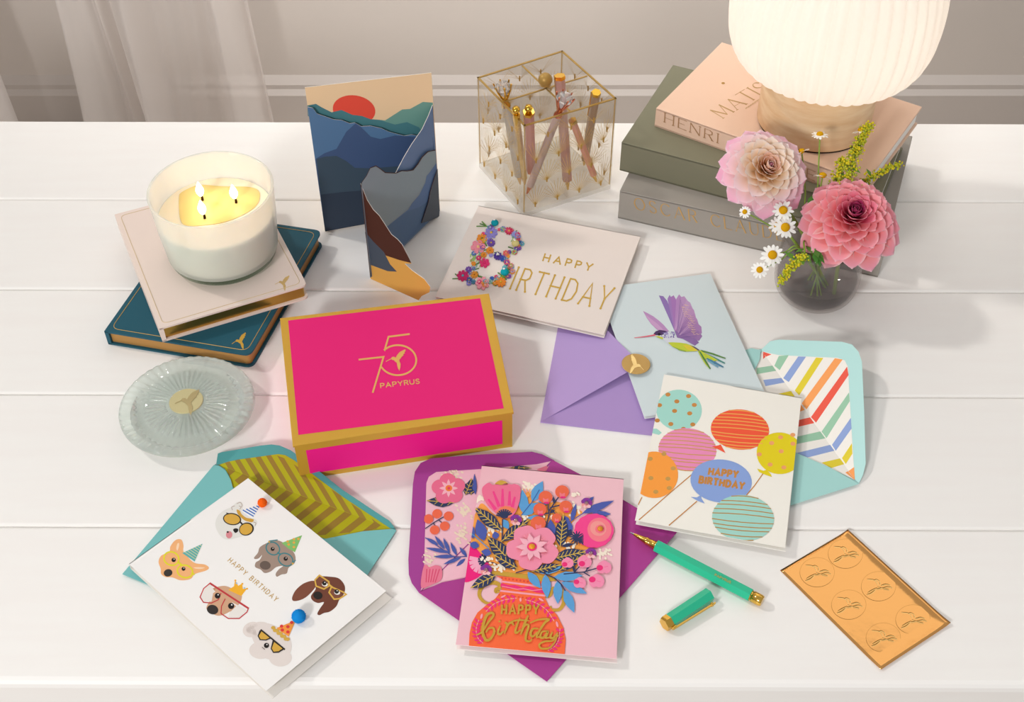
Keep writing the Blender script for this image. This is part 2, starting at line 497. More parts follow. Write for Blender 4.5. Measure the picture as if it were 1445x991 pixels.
class Art:
    """ink, foil and cut paper laid on a flat face; every call lies a hair above the one before"""
    STEP = 4e-6
    def __init__(s, plane, clip=None, base=1e-4, z=None):
        s.pl, s.clip, s.off, s.z, s.mb = plane, clip, base, z or (lambda p: p), MB()
    def _put(s, px, spec):
        if s.clip: px = clip_poly(px, s.clip)
        if len(px) < 3: return
        s.mb.ngon([s.pl.hit(p, s.off) for p in px], spec)
    def up(s): s.off += s.STEP
    def poly(s, pts, spec, sm=False):
        s.up()
        p = s.z(pts)
        s._put(smooth_pts(p) if sm else p, spec)
    def ell(s, c, rx, ry, spec, rot=0, n=36, up=True):
        if up: s.up()
        a = math.radians(rot)
        pts = [(c[0] + rx * math.cos(t) * math.cos(a) - ry * math.sin(t) * math.sin(a),
                c[1] + rx * math.cos(t) * math.sin(a) + ry * math.sin(t) * math.cos(a)) for t in [2 * math.pi * i / n for i in range(n)]]
        s._put(s.z(pts), spec)
    def ring(s, c, rx, ry, w, spec, rot=0, n=40, a0=0, a1=360):
        a = math.radians(rot)
        pts = []
        for i in range(n + 1):
            t = math.radians(a0 + (a1 - a0) * i / n)
            pts.append((c[0] + rx * math.cos(t) * math.cos(a) - ry * math.sin(t) * math.sin(a),
                        c[1] + rx * math.cos(t) * math.sin(a) + ry * math.sin(t) * math.cos(a)))
        s.line(pts, w, spec)
    def line(s, pts, w, spec, sm=False, taper=None, up=True):
        if up: s.up()
        if sm: pts = smooth_pts(pts, False)
        k = s.z([(0, 0), (1, 0)]); sc_ = abs(k[1][0] - k[0][0])
        p = [q for i, q in enumerate(s.z(pts)) if i == 0 or math.hypot(q[0] - s.z(pts[i - 1:i])[0][0], q[1] - s.z(pts[i - 1:i])[0][1]) > 1e-5]
        n = len(p)
        if n < 2: return
        L_, R_ = [], []
        for i in range(n):
            hw = w * sc_ * .5 * (taper(i / (n - 1)) if taper else 1)
            def dirn(a, b):
                d = math.hypot(b[0] - a[0], b[1] - a[1]); return ((b[0] - a[0]) / d, (b[1] - a[1]) / d)
            d0 = dirn(p[i - 1], p[i]) if i else dirn(p[0], p[1])
            d1 = dirn(p[i], p[i + 1]) if i < n - 1 else d0
            nx, ny = -(d0[1] + d1[1]), d0[0] + d1[0]
            q = math.hypot(nx, ny)
            if q < .3: nx, ny, q = -d0[1], d0[0], 1
            nx, ny = nx / q, ny / q
            cs = max(.5, abs(nx * -d0[1] + ny * d0[0]))
            e = (-hw * .5 if i == 0 else hw * .5 if i == n - 1 else 0)
            x, y = p[i][0] + d0[0] * e, p[i][1] + d0[1] * e
            L_.append((x + nx * hw / cs, y + ny * hw / cs)); R_.append((x - nx * hw / cs, y - ny * hw / cs))
        for i in range(n - 1):
            s._put([L_[i], L_[i + 1], R_[i + 1], R_[i]], spec)
            s.off += 2e-7
        s.off += 2e-6
    def leaf(s, a, b, w, spec, vein=None, n=5, vw=4):
        dx, dy = b[0] - a[0], b[1] - a[1]
        L = math.hypot(dx, dy); ux, uy = dx / L, dy / L
        prof = [(0, 0), (.15, .28), (.4, .5), (.65, .42), (.85, .2), (1, 0)]
        pts = [(a[0] + dx * t - uy * w * q, a[1] + dy * t + ux * w * q) for t, q in prof]
        pts += [(a[0] + dx * t + uy * w * q, a[1] + dy * t - ux * w * q) for t, q in reversed(prof[1:-1])]
        s.poly(pts, spec)
        if vein:
            s.line([a, b], vw, vein)
            for i in range(n):
                t = .12 + .72 * i / (n - 1)
                q = .8 * .46 * math.sin(math.pi * min(1, t + .12)) * w
                c = (a[0] + dx * t, a[1] + dy * t)
                for sg in (-1, 1):
                    s.line([c, (c[0] + ux * L * .11 - sg * uy * q, c[1] + uy * L * .11 + sg * ux * q)], vw * .8, vein, up=False)
    def text(s, txt, p0, p1, upv, w, spec, gap=.28, contrast=0.0, serif=0.0, dot=0.0):
        s.up()
        tot = sum(GL[c][0] for c in txt) + gap * (len(txt) - 1)
        x = 0
        for ch in txt:
            gw, st = GL[ch]
            def mp(u, v):
                t = (x + u) / tot
                return (p0[0] + (p1[0] - p0[0]) * t + upv[0] * v, p0[1] + (p1[1] - p0[1]) * t + upv[1] * v)
            for pl in st:
                if ch in 'SOC' : pl = smooth_pts(pl, False, 3)
                if not contrast:
                    s.line([mp(u, v) for u, v in pl], w, spec, up=False)
                for i in range(len(pl) - 1 if contrast else 0):
                    (u0, v0), (u1, v1) = pl[i], pl[i + 1]
                    vert = abs(v1 - v0) / (math.hypot(u1 - u0, v1 - v0) + 1e-9)
                    if ch in 'AMNUY' and v0 < v1 and contrast: vert *= .35
                    s.line([mp(u0, v0), mp(u1, v1)], w * (1 - contrast + contrast * vert), spec, up=False)
                if dot:
                    for (u, v) in (pl[0], pl[-1]): s.ell(mp(u, v), dot, dot * .85, spec, n=10)
                if serif:
                    for (u, v) in (pl[0], pl[-1]):
                        if v in (0, 1) and ch not in 'SOC':
                            s.line([mp(u - serif, v), mp(u + serif, v)], w * .5, spec, up=False)
            x += gw + gap
    def bird(s, c, sx, ux, spec, flip=1, rot=0):
        """the little foil hummingbird: sx px per unit"""
        a = math.radians(rot)
        def T(pts):
            return [(c[0] + sx * (flip * x * math.cos(a) - y * math.sin(a)), c[1] + sx * (flip * x * math.sin(a) + y * math.cos(a))) for x, y in pts]
        for k in ([(-.30, -.02), (-.24, -.10), (-.14, -.11), (-.04, -.05), (.08, -.02), (.14, .08), (.12, .20), (.02, .22), (-.08, .14), (-.16, .06), (-.24, .05)],
                  [(-.06, -.04), (.02, -.2), (.16, -.36), (.44, -.5), (.46, -.40), (.40, -.36), (.42, -.29), (.34, -.25), (.35, -.18), (.27, -.12), (.2, -.02), (.10, .08)],
                  [(.0, .16), (.13, .1), (.2, .25), (.19, .42), (.14, .62), (.06, .48), (.02, .32)]):
            s.poly(T(k), spec)
        s.line(T([(-.26, -.02), (-.55, .13)]), .035 * sx, spec)
    def build(s, name, parent, label=None): return s.mb.build(name, parent, label)

def quad(px, h): return [at(x, y, h) for x, y in px]
def mid(pts): return sum((Vector(p) for p in pts), Vector()) / len(pts)

# ================================================================== THE ROOM
def structure(mb, name):
    o = mb.build(name); o['kind'] = 'structure'; return o

m = MB(); m.bbox(-3, 3, -1.5, 2.32, -.05, 0, ('c9bfb5', 'wall')); structure(m, 'floor')
m = MB(); m.bbox(-3, 3, 2.32, 2.40, -.05, 2.8, ('d2cac3', 'wall')); structure(m, 'wall_back')
m = MB()
m.prism([(-3, 2.32, 0), (-3, 2.299, 0), (-3, 2.299, .076), (-3, 2.307, .088), (-3, 2.3075, .098), (-3, 2.32, .116)],
        (6, 0, 0), ('c4bcb6', 'wall'))
structure(m, 'baseboard_back')

# sheer curtains: cloth hung in folds between the table and the wall
def curtain(name, label, xs, y0, amp, seedv, top=2.5):
    rr = random.Random(seedv)
    m = MB()
    n = 140
    x0, x1 = xs
    base = []
    ph = [rr.uniform(0, 6.28) for _ in range(4)]
    for i in range(n + 1):
        t = i / n
        x = x0 + (x1 - x0) * t
        base.append((x, t, amp * (math.sin(t * 17 + ph[0]) + .6 * math.sin(t * 31 + ph[1]) + .3 * math.sin(t * 57 + ph[2]))))
    rows = 14
    vs, fs = [], []
    for j in range(rows + 1):
        z = .004 + (top - .004) * j / rows
        for x, t, d in base:
            k = 1 - .35 * z / top
            vs.append((x * 1 + .02 * math.sin(z * 3 + t * 9), y0 + d * k + .01 * math.sin(z * 4 + t * 12), z))
    for j in range(rows):
        for i in range(n):
            a = j * (n + 1) + i
            fs.append((a, a + 1, a + n + 2, a + n + 1))
    m.add(vs, fs, ('f5f0ed', 'sheer'), True)
    rt = thing(name, label, 'curtain', ((x0 + x1) / 2, y0, 0))
    m.build('drape', rt)
    h = MB(); h.tube([(x0, y0 - .002, .02), (x1, y0 - .002, .02)], .003, ('e9e2df', 'sheer'), 6); h.build('hem', rt)
    rd = MB(); rd.tube([(x0 - .05, y0, top + .012), (x1 + .05, y0, top + .012)], .012, ('b9b2ab', 'satin'), 12); rd.build('rod', rt)
    return rt
curtain('curtain', 'sheer white curtain panel cut off by the left edge of the photo', (-1.7, -1.03), 2.16, .03, 3)
curtain('curtain', 'wide sheer white curtain hanging behind the table at left, right of the dark gap', (-.885, -.50), 2.16, .03, 5)

# ================================================================== THE TABLE
tb = thing('table', 'white painted plank table that everything is set out on', 'table', (0, .85, 0))
YAW = math.radians(-.27)
cy, sy = math.cos(YAW), math.sin(YAW)
edges = [.4835, .6327, .7857, .931, 1.078, 1.2277]
X0, X1 = -1.05, 1.05
def tp(x, y, z): return Vector((x * cy, y + x * sy, z))
g = .0007
for i in range(5):
    a, b = edges[i] + g, edges[i + 1] - g
    lo = a - .0012 if i else a
    prof = [(lo, -.028), (lo, -.0026), (a, -.0025), (a, -.0022), (a + .0006, -.0007), (a + .0022, 0), (b - .0022, 0), (b - .0006, -.0007), (b, -.0022), (b, -.028)]
    if i == 0:
        prof = [(a, -.028), (a, -.007), (a + .001, -.0032), (a + .003, -.001), (a + .006, 0)] + prof[6:]
    m = MB()
    m.prism([tp(X0, y, TZ + z) for y, z in prof], tp(X1, 0, 0) - tp(X0, 0, 0), ('efebe7', 'board'))
    m.build('plank', tb)
m = MB()
m.prism([tp(X0 + .02, y, TZ - .0285) for y in (edges[0] + .02, edges[-1] - .02)] + [tp(X1 - .02, y, TZ - .0285) for y in (edges[-1] - .02, edges[0] + .02)],
        (0, 0, -.05), ('e6e1dc', 'board'))
m.build('apron', tb)
for x in (X0 + .06, X1 - .06):
    for y in (edges[0] + .06, edges[-1] - .06):
        m = MB(); p = tp(x, y, 0)
        m.tube([(p.x, p.y, 0), (p.x, p.y, TZ - .0785)], [.022, .034], ('e6e1dc', 'board'), 4, smooth=False, rot=math.pi / 4); m.build('leg', tb)

# ------------------------------------------------------------------ builders shared by the stationery
def card(name, label, px, h, hb, paper, group=None, thick=.0005, shift=(.0012, -.0014), edge='f6f1ec', cat='greeting card', hinge=0):
    """a folded card: front leaf at h, back leaf at hb; hinge = index of the folded edge (px[hinge] to px[hinge+1])"""
    q = quad(px, h)
    c = mid(q)
    rt = thing(name, label, cat, (c.x, c.y, TZ), group)
    m = MB(); m.prism(q, (0, 0, -thick), paper, edge); m.build('front_leaf', rt)
    a, b = q[hinge], q[(hinge + 1) % 4]
    qb = [p + Vector((0, 0, hb - h)) + (Vector((0, 0, 0)) if i in (hinge, (hinge + 1) % 4) else Vector((shift[0], shift[1], 0))) for i, p in enumerate(q)]
    m = MB(); m.prism(qb, (0, 0, -thick), edge)
    d = (q[(hinge + 2) % 4] - b).normalized() * .0006
    dn = Vector((0, 0, hb - h))
    m.prism([a, b, b + dn, a + dn], d, edge)
    m.build('back_leaf', rt)
    return rt, level(h), q

def notebook(name, label, corners, z0, z1, cover, pages, group=None, cov=.0022, over=.0028, rad=.006, spine=3, spec='leather', linecol=None):
    """corners: four world points (x, y) of the cover, spine along corners[spine] -> corners[spine+1]"""
    P = [Vector((p[0], p[1], 0)) for p in corners]
    c = mid(P)
    rt = thing(name, label, 'notebook', (c.x, c.y, z0), group)
    def rounded(P, r, skip=()):
        out = []
        for i in range(4):
            p, a, b = P[i], P[i - 1], P[(i + 1) % 4]
            if i in skip or r <= 0: out.append(p); continue
            u, v = (a - p).normalized(), (b - p).normalized()
            for k in range(7):
                t = k / 6
                out.append((p + u * r) * (1 - t) ** 2 + p * 2 * t * (1 - t) + (p + v * r) * t * t)
        return out
    sk = (spine, (spine + 1) % 4)
    out = rounded(P, rad, sk)
    Z = lambda pts, z: [Vector((p.x, p.y, z)) for p in pts]
    m = MB(); m.prism(Z(out, z1), (0, 0, -cov), (cover, spec)); m.build('front_cover', rt, bevel=.0007)
    m = MB(); m.prism(Z(out, z0 + cov), (0, 0, -cov), (cover, spec)); m.build('back_cover', rt, bevel=.0007)
    # pages, inset on three sides
    sp = (P[(spine + 1) % 4] - P[spine])
    inn = []
    for i in range(4):
        p = P[i]; q = (c - p)
        u, v = (P[i - 1] - p).normalized(), (P[(i + 1) % 4] - p).normalized()
        inn.append(p + u * over + v * over)
    inn = rounded(inn, max(0, rad - over), sk)
    m = MB(); m.prism(Z(inn, z1 - cov), (0, 0, -(z1 - z0 - 2 * cov)), pages); m.build('page_block', rt)
    a, b = P[spine], P[(spine + 1) % 4]
    n = (c - (a + b) / 2).normalized()
    m = MB(); m.prism(Z([a, b, b + n * .004, a + n * .004], z1 - .0004), (0, 0, -(z1 - z0 - .0008)), (cover, spec)); m.build('spine', rt)
    if linecol:
        m = MB()
        ins = []
        for i in range(4):
            p = P[i]; u, v = (P[i - 1] - p).normalized(), (P[(i + 1) % 4] - p).normalized()
            ins.append(p + u * .005 + v * .005)
        pts = rounded(ins, rad, ())
        pts = Z(pts, z1 + .00008)
        m.tube(pts + [pts[0]], .00035, linecol, 6)
        m.build('foil_border', rt)
    return rt

# ================================================================== NOTEBOOKS AND CANDLE
HT, HP = .0180, .0365
tl, tr_, br = Vector((-.3931, .8532)), Vector((-.2475, .8206)), Vector((-.1995, 1.0045))
tealnb = notebook('notebook', 'dark teal notebook with gilt page edges, lying under the blush notebook', [tl, tr_, br, tl + br - tr_], TZ, TZ + HT, '1d5566', ('b98a4e', 'satin'), 'notebooks under the candle', spine=3, rad=.008, linecol=('c9a560', 'satin'))
a = Art(level(HT), z=zt(130, 190, .3431)); a.bird((608, 848), 62, 0, GOLDINK, 1, -8); a.build('foil_emblem', tealnb)
pk = [Vector((-.414, 1.0084)), Vector((-.3333, .8376)), Vector((-.2005, .8991)), Vector((-.414 + .1328, 1.0084 + .0615))]
pinknb = notebook('notebook', 'blush pink notebook with gold page edges, the candle standing on it', pk, TZ + HT + .0003, TZ + HP, 'ecdad0', ('c39a4f', 'foil'), 'notebooks under the candle', spine=0, rad=.006, linecol=('dcc6a0', 'satin'))
a = Art(level(HP), z=zt(130, 190, .3431)); a.bird((785, 608), 58, 0, ('d9b777', 'satin'), 1, 0); a.build('foil_emblem', pinknb)

cx, cyy = -.2885, .944
cz = TZ + HP + .0003
cd = thing('candle', 'three-wick candle burning in a glass jar on the blush notebook', 'candle', (cx, cyy, cz))
jar = MB()
prof = [(.0001, 0), (.040, 0), (.048, .0015), (.0525, .006), (.0545, .012), (.0575, .045), (.0595, .0815), (.0600, .0835), (.0588, .0845), (.0575, .0835), (.0572, .0815),
        (.0553, .045), (.0522, .014), (.049, .0105), (.0001, .0095)]
jar.lathe((cx, cyy, cz), prof[:5], ('cddbd1', 'clear'), 96); jar.lathe((cx, cyy, cz), prof[4:8], ('fafcf9', 'frost'), 96); jar.lathe((cx, cyy, cz), prof[7:10], ('fafcf9', 'frost'), 96)
jar.lathe((cx, cyy, cz), prof[9:], ('fffcf9', 'frost'), 96)
jar.build('jar', cd)
WAX = .0545
wx = MB()
wx.lathe((cx, cyy, cz), [(.0001, .0107), (.048, .0107), (.0514, .015), (.0551, .048), (.0556, WAX - .001), (.0548, WAX)], ('e8f1e2', 'wax'), 96)
wx.lathe((cx, cyy, cz), [(.0548, WAX), (.050, WAX - .0006), (.0001, WAX - .0008)], ('f8ead2', 'wax'), 96)
wx.build('wax', cd)
wp = MB()
pool = smooth_pts([(250, 300), (330, 272), (520, 283), (700, 290), (752, 335), (715, 420), (560, 500), (400, 530), (265, 525), (236, 420)], True, 6)
pq = []
for x, y in zt(200, 200, .222)(pool):
    p = at(x, y, HP + WAX)
    d = Vector((p.x - cx, p.y - cyy)); 
    if d.length > .0505: d *= .0505 / d.length
    pq.append(Vector((cx + d.x, cyy + d.y, cz + WAX - .0003)))
wp.prism(pq, (0, 0, -.003), ('f4d288', 'wax'))
wp.build('melted_pool', cd, label='melted yellow wax pool')
for (wxp, wyp) in ((384, 362), (598, 378), (398, 478)):
    p = at(200 + wxp * .222, 200 + wyp * .222, HP + WAX + .002)
    w = MB()
    w.tube([(p.x, p.y, cz + WAX - .001), (p.x + .0003, p.y, cz + WAX + .003), (p.x - .0006, p.y, cz + WAX + .0065)], [.0013, .0012, .0009], ('3a2413', 'felt'), 8)
    wk = w.build('wick', cd)
    fl = MB()
    pr = [(.0001, -.0015), (.0022, .0005), (.0036, .0035), (.0040, .006), (.0034, .009), (.0020, .0125), (.0009, .0150), (.0001, .0165)]
    fl.lathe((p.x - .0006, p.y, cz + WAX + .0058), pr, ('fff2d0', 'glow'), 20)
    fl.build('flame', wk)
    ld = bpy.data.lights.new('flame_light', 'POINT'); ld.energy = .018; ld.color = (1, .72, .36); ld.shadow_soft_size = .004
    lo = bpy.data.objects.new('flame_light', ld); C.objects.link(lo); lo.location = (p.x, p.y, cz + WAX + .018)

# ================================================================== GLASS LID
lx, ly, lz = -.2965, .7605, TZ
ld = thing('candle_lid', 'round ribbed glass candle lid with a gold medallion, lying on the bare planks', 'lid', (lx, ly, lz))
g_ = MB()
NR = 46
def ridge(a, i):
    ph = (a * NR / (2 * math.pi)) % 1.0
    return math.sin(math.pi * ph) ** 2
segs = NR * 6
rad = [.0001, .014, .0165, .019, .030, .0365, .0395, .042, .0445, .053, .0575, .0600, .0610, .0610, .0595, .052, .0505, .048, .044, .0001]
zz = [.0185, .0185, .0180, .0172, .0168, .0166, .0164, .0160, .0158, .0158, .0160, .0160, .0150, .0128, .0118, .0115, .0105, .0012, .0004, .0004]
amp = [0, 0, .0006, .0022, .0030, .0030, .0024, .0003, .0010, .0024, .0022, .0010, 0, 0, 0, 0, 0, 0, 0, 0]
vs, fs = [], []
for i in range(len(rad)):
    for k in range(segs):
        an = 2 * math.pi * k / segs
        vs.append((lx + rad[i] * math.cos(an), ly + rad[i] * math.sin(an), lz + zz[i] + amp[i] * ridge(an, i)))
for i in range(len(rad) - 1):
    for k in range(segs):
        p, q = i * segs + k, i * segs + (k + 1) % segs
        fs.append((p, p + segs, q + segs, q))
g_.add(vs, fs, ('f3faf6', 'press'), True)
g_.build('glass_disc', ld)
md = MB()
md.lathe((lx, ly, lz), [(.0001, .0187), (.0150, .0187), (.0154, .0192), (.0150, .0200), (.0001, .02005)], ('cfc596', 'satin'), 64, False)
mo = md.build('medallion', ld, label='gold medallion with a raised hummingbird')
e = Art(level(.0203), z=zt(150, 480, .2018)); e.bird((572, 425), 165, 0, ('e0d3a0', 'metal'), 1, 2); e.build('hummingbird_relief', mo)

# ================================================================== PINK GIFT BOX
BH = .0471
bt = quad([(395, 449), (690, 414), (725, 582), (413, 629.5)], BH)
bc = mid(bt)
bx = thing('gift_box', 'bright pink rectangular gift box with wide gold borders and a foil emblem', 'box', (bc.x, bc.y, TZ))
GB = ('d2a33f', 'satin')
m = MB(); m.prism(bt, (0, 0, -.0026), GB); m.build('lid', bx, bevel=.0005)
bb = [p + (bc - p) * .012 + Vector((0, 0, -.0028)) for p in bt]
m = MB(); m.prism(bb, (0, 0, -(BH - .0028)), GB)
m.build('base', bx)
a = Art(level(BH)); a.poly([(406.5, 452.5), (677.5, 421), (711, 576.5), (421, 614)], 'e61a75'); lp = a.build('lid_panel', bx, label='hot pink top panel')
for i in range(4):
    p, q = bb[i], bb[(i + 1) % 4]
    u = (q - p).normalized(); n = (p + q) / 2 - Vector((bc.x, bc.y, (p.z + q.z) / 2)); n.z = 0; n = (n - u * n.dot(u)).normalized()
    L = (q - p).length
    m = MB()
    m.prism([p + u * .009 + n * .0002 + Vector((0, 0, -.0065)), p + u * (L - .009) + n * .0002 + Vector((0, 0, -.0065)),
             p + u * (L - .009) + n * .0002 + Vector((0, 0, -.038)), p + u * .009 + n * .0002 + Vector((0, 0, -.038))], -n * .0006, 'f0148a')
    m.build('side_panel', bx, label='hot pink side panel')
a = Art(level(BH), base=.0003, z=zt(490, 460, .10093))
w75 = 24
el = lambda t: (708 + 257 * math.cos(math.radians(t)), 480 + 210 * math.sin(math.radians(t)))
E5 = ('e2ad62', 'ink')
a.line([(868, 115), (578, 152), (524, 335)] + [el(t) for t in range(224, 513, 6)], w75, E5)
a.line([(165, 472), (508, 434), (358, 930)], w75, E5)
a.text('PAPYRUS', (470, 868), (1010, 803), (-8, -60), 13, E5, gap=.3)
a.bird((692, 462), 270, 0, E5, 1, 0)
a.build('foil_emblem', bx, label='gold 75 emblem with a small hummingbird')

# ================================================================== STANDING MOUNTAIN CARD
Z4 = zt(420, 90, .3432)
BL, BR_ = at(458.6, 326.5), at(620.8, 297.8)
FP, CP = at(523, 393.7), at(590, 424.5)
UP = Vector((0, 0, 1))
mc = thing('landscape_card', 'tall zigzag-folded card of blue mountains under a red sun, standing upright', 'greeting card', (*((BL + BR_ + FP) / 3).xy, TZ))
def vplane(a, b): return Plane(a, (b - a).cross(UP))
pa, pb, pc = vplane(BL, BR_), vplane(BR_, FP), vplane(FP, CP)
def ply(pl, px, spec, off, th, edge='efe9e2'):
    m = MB(); n = pl.n
    m.prism([pl.hit(p, off) for p in px], -n * th, spec, edge)
    return m
# back panel with sky
sky = ply(pa, Z4([(30, 98), (550, 37), (585, 605), (113, 690)]), 'efd0a6', 0, .0006)
o = sky.build('back_panel', mc)
a = Art(pa, z=Z4)
a.ell((232, 190), 88, 60, 'e8513f', 8)
a.poly([(42, 215), (40, 172), (75, 165), (100, 180), (140, 200), (180, 190), (225, 210), (265, 215), (300, 228), (330, 230), (360, 233), (430, 188), (462, 186), (515, 157), (556, 160), (560, 300), (300, 320)], '6f9f93')
a.poly([(42, 215), (40, 172), (75, 165), (100, 180), (140, 200), (180, 190), (225, 210), (265, 215), (300, 228), (340, 232), (400, 250), (450, 240), (500, 262), (520, 300), (300, 320)], '4b8188')
a.build('sky_print', o)
# blue ply in front of the back panel
n_a = pa.n
prof = [(41, 178), (62, 182), (80, 206), (110, 216), (150, 230), (180, 232), (215, 246), (235, 243), (262, 258), (300, 256), (345, 266), (375, 280), (400, 287), (440, 297), (470, 292), (510, 300), (556, 300)]
bl = ply(pa, Z4(prof + [(583, 604), (113, 690)]), '55799f', .004, .0006)
o = bl.build('mountain_layer', mc, label='dark blue cut-out mountain layer')
a = Art(pa, base=.0041, z=Z4)
a.poly([(73, 392), (110, 368), (160, 350), (200, 280), (237, 246), (262, 262), (300, 300), (340, 310), (400, 295), (470, 300), (556, 305), (583, 604), (113, 690)], '43597f')
a.poly([(78, 392), (110, 382), (160, 379), (200, 400), (235, 428), (300, 430), (560, 410), (583, 604), (113, 690)], '3f5160')
a.poly([(95, 538), (180, 528), (280, 520), (575, 500), (583, 604), (113, 690)], '313d4d')
a.build('mountain_print', o)
# right wing
wing = ply(pb, Z4([(555, 170), (540, 210), (512, 270), (470, 330), (440, 380), (405, 447), (330, 520), (262, 500), (300, 885), (585, 608)]), '6c86ae', 0, .0006)
o = wing.build('right_wing', mc)
g2 = [(566, 355), (535, 362), (512, 384), (495, 412), (475, 437), (450, 441), (428, 440), (405, 450), (360, 448), (340, 432), (322, 420), (300, 428), (285, 460), (265, 488), (262, 510)]
mm = MB(); mm.prism([pb.hit(p, .0024) for p in Z4(g2 + [(300, 880), (583, 606)])], -pb.n * .0006, '8fa0aa', '3a2018')
og = mm.build('ridge_layer', mc, label='grey-blue ridge layer with a brown cut edge')
a = Art(pb, base=.0026, z=Z4)
a.line(g2[:12], 3.5, '43261c')
a.poly([(570, 408), (545, 445), (530, 462), (525, 490), (500, 540), (470, 575), (455, 600), (370, 668), (300, 740), (300, 878), (583, 605)], '5f7ba6')
a.poly([(370, 668), (455, 605), (500, 590), (575, 540), (583, 605), (300, 878), (300, 740)], '587498')
a.build('ridge_print', og)
mm = MB(); mm.prism([pb.hit(p, .0042) for p in Z4([(576, 433), (560, 480), (545, 530), (538, 570), (525, 610), (510, 656), (545, 645), (582, 628), (584, 600)])], -pb.n * .0006, '515a66', '43261c')
mm.build('slate_layer', mc, label='slate grey triangular layer')
# front wing
fw = ply(pc, Z4([(258, 492), (285, 560), (310, 600), (335, 625), (358, 660), (385, 702), (410, 722), (430, 745), (445, 775), (468, 822), (440, 822), (470, 850), (520, 885), (545, 918), (542, 940), (510, 955), (497, 973), (300, 885)]), 'd9a650', .0002, .0006)
o = fw.build('front_wing', mc)
a = Art(pc, base=.0003, z=Z4)
a.poly([(258, 492), (285, 560), (310, 600), (335, 625), (358, 660), (385, 702), (410, 722), (430, 745), (445, 775), (468, 820), (420, 808), (360, 788), (280, 700)], '4a271c')
a.poly([(277, 690), (310, 730), (355, 775), (380, 825), (408, 855), (370, 853), (296, 826)], '45505e')
a.build('path_print', o)

# ================================================================== EMBROIDERED BIRTHDAY CARD
Z8 = zt(610, 270, .21453)
bq = [(675.4, 290.4), (904, 333.7), (852, 472.7), (614, 418.5)]
bcard, bpl, _q = card('embroidered_card', 'ivory card with a flowered letter B and gold lettering, lying behind the pink box', bq, .0105, .0078, ('eadfd8', 'cloth'), shift=(.0004, -.0012), edge='f3ebe5')
a = Art(bpl, z=Z8)
a.text('HAPPY', (728, 455), (1042, 522), (14, -42), 9, ('cda84a', 'satin'), gap=.62, dot=6)
a.text('IRTHDAY', (510, 640), (1140, 778), (58, -140), 10, ('cda84a', 'satin'), gap=.42, dot=8)
a.build('gold_lettering', bcard)
ZF = zt(625, 300, .12108)
FL = [(563, 232, 75, 9, '8f86cf', 'e0b84a'), (455, 300, 62, 7, 'e58d2e', '6a7a35'), (410, 398, 85, 6, 'ec8fa2', 'e8c58c'), (562, 350, 48, 9, '6d4aa5', 'e8c64a'),
      (548, 440, 46, 8, 'e58d2e', 'c9762a'), (475, 490, 36, 7, 'dd8a2a', 'b9782a'), (640, 505, 50, 9, '4c3391', '3a2a77'), (700, 535, 38, 8, '2f55ae', '2f55ae'),
      (485, 585, 60, 6, 'd42f6d', 'd42f6d'), (300, 660, 38, 8, '70489f', 'a9a3d8'), (232, 735, 70, 8, 'b9225f', '58a2b0'), (366, 722, 46, 8, 'd58a2c', 'a5661f'),
      (305, 785, 38, 7, '39528f', 'd8b24a'), (355, 805, 30, 7, '4a7f9a', '4a7f9a'), (460, 822, 82, 7, 'f29bab', 'e8a35a'), (570, 765, 26, 8, '3a62b5', '3a62b5'),
      (675, 808, 62, 9, 'e8872c', 'e8c64a'), (720, 640, 30, 8, '6ab0bd', '6ab0bd'), (808, 675, 28, 8, '8f93cf', '8f93cf'), (775, 740, 24, 8, '8a4bb0', '8a4bb0'),
      (745, 575, 36, 7, 'd9586a', 'e9c58a'), (795, 615, 30, 7, 'dd5a70', 'e5c27a'), (735, 470, 36, 7, 'dd6660', 'e6c884'), (755, 505, 26, 8, 'e89a3a', 'e89a3a'),
      (838, 462, 28, 6, 'cf2458', 'cf2458'), (890, 412, 26, 8, '7c52a8', '7c52a8'), (905, 350, 28, 8, '3f5fb0', '3f5fb0'), (835, 250, 40, 9, '97a0d6', '97a0d6'),
      (770, 212, 48, 9, 'c32a52', 'e8c85a'), (700, 190, 34, 8, '5b7ac0', '5b7ac0'), (470, 243, 20, 6, 'ea3f86', 'ea3f86'), (655, 195, 18, 6, 'e5567a', 'e5567a'), (620, 745, 22, 6, 'd83a6a', 'd83a6a'),
      (885, 275, 26, 8, '8fa0d0', '8fa0d0'), (560, 495, 24, 7, '9a93d2', '9a93d2'), (550, 800, 28, 8, '8fb8a8', '4a7fb0')]
def stitched(x, y, r, n, col, cen, lift=.0012):
    m = MB()
    c0 = ZF([(x, y)])[0]
    rot = R.uniform(0, 6.28)
    def P(px, off): return bpl.hit(ZF([px])[0], off)
    for k in range(n):
        an = rot + 2 * math.pi * k / n
        wv = r * .85 * math.sin(math.pi / n) * .8
        pts = []
        for t, q in ((.15, .25), (.5, .8), (.8, 1), (1, .45), (1, -.45), (.8, -1), (.5, -.8), (.15, -.25)):
            pts.append(P((x + r * t * math.cos(an) - wv * q * math.sin(an), y + r * t * math.sin(an) * .92 + wv * q * math.cos(an)), lift * (.6 + .5 * t)))
        m.prism(pts, -bpl.n * lift * .55, (col, 'cloth'))
    cc = P((x, y), lift)
    m.ball(cc, r * .24 * .12108 / 1500, (cen, 'cloth'), 10, 6)
    m.build('embroidered_flower', bcard)
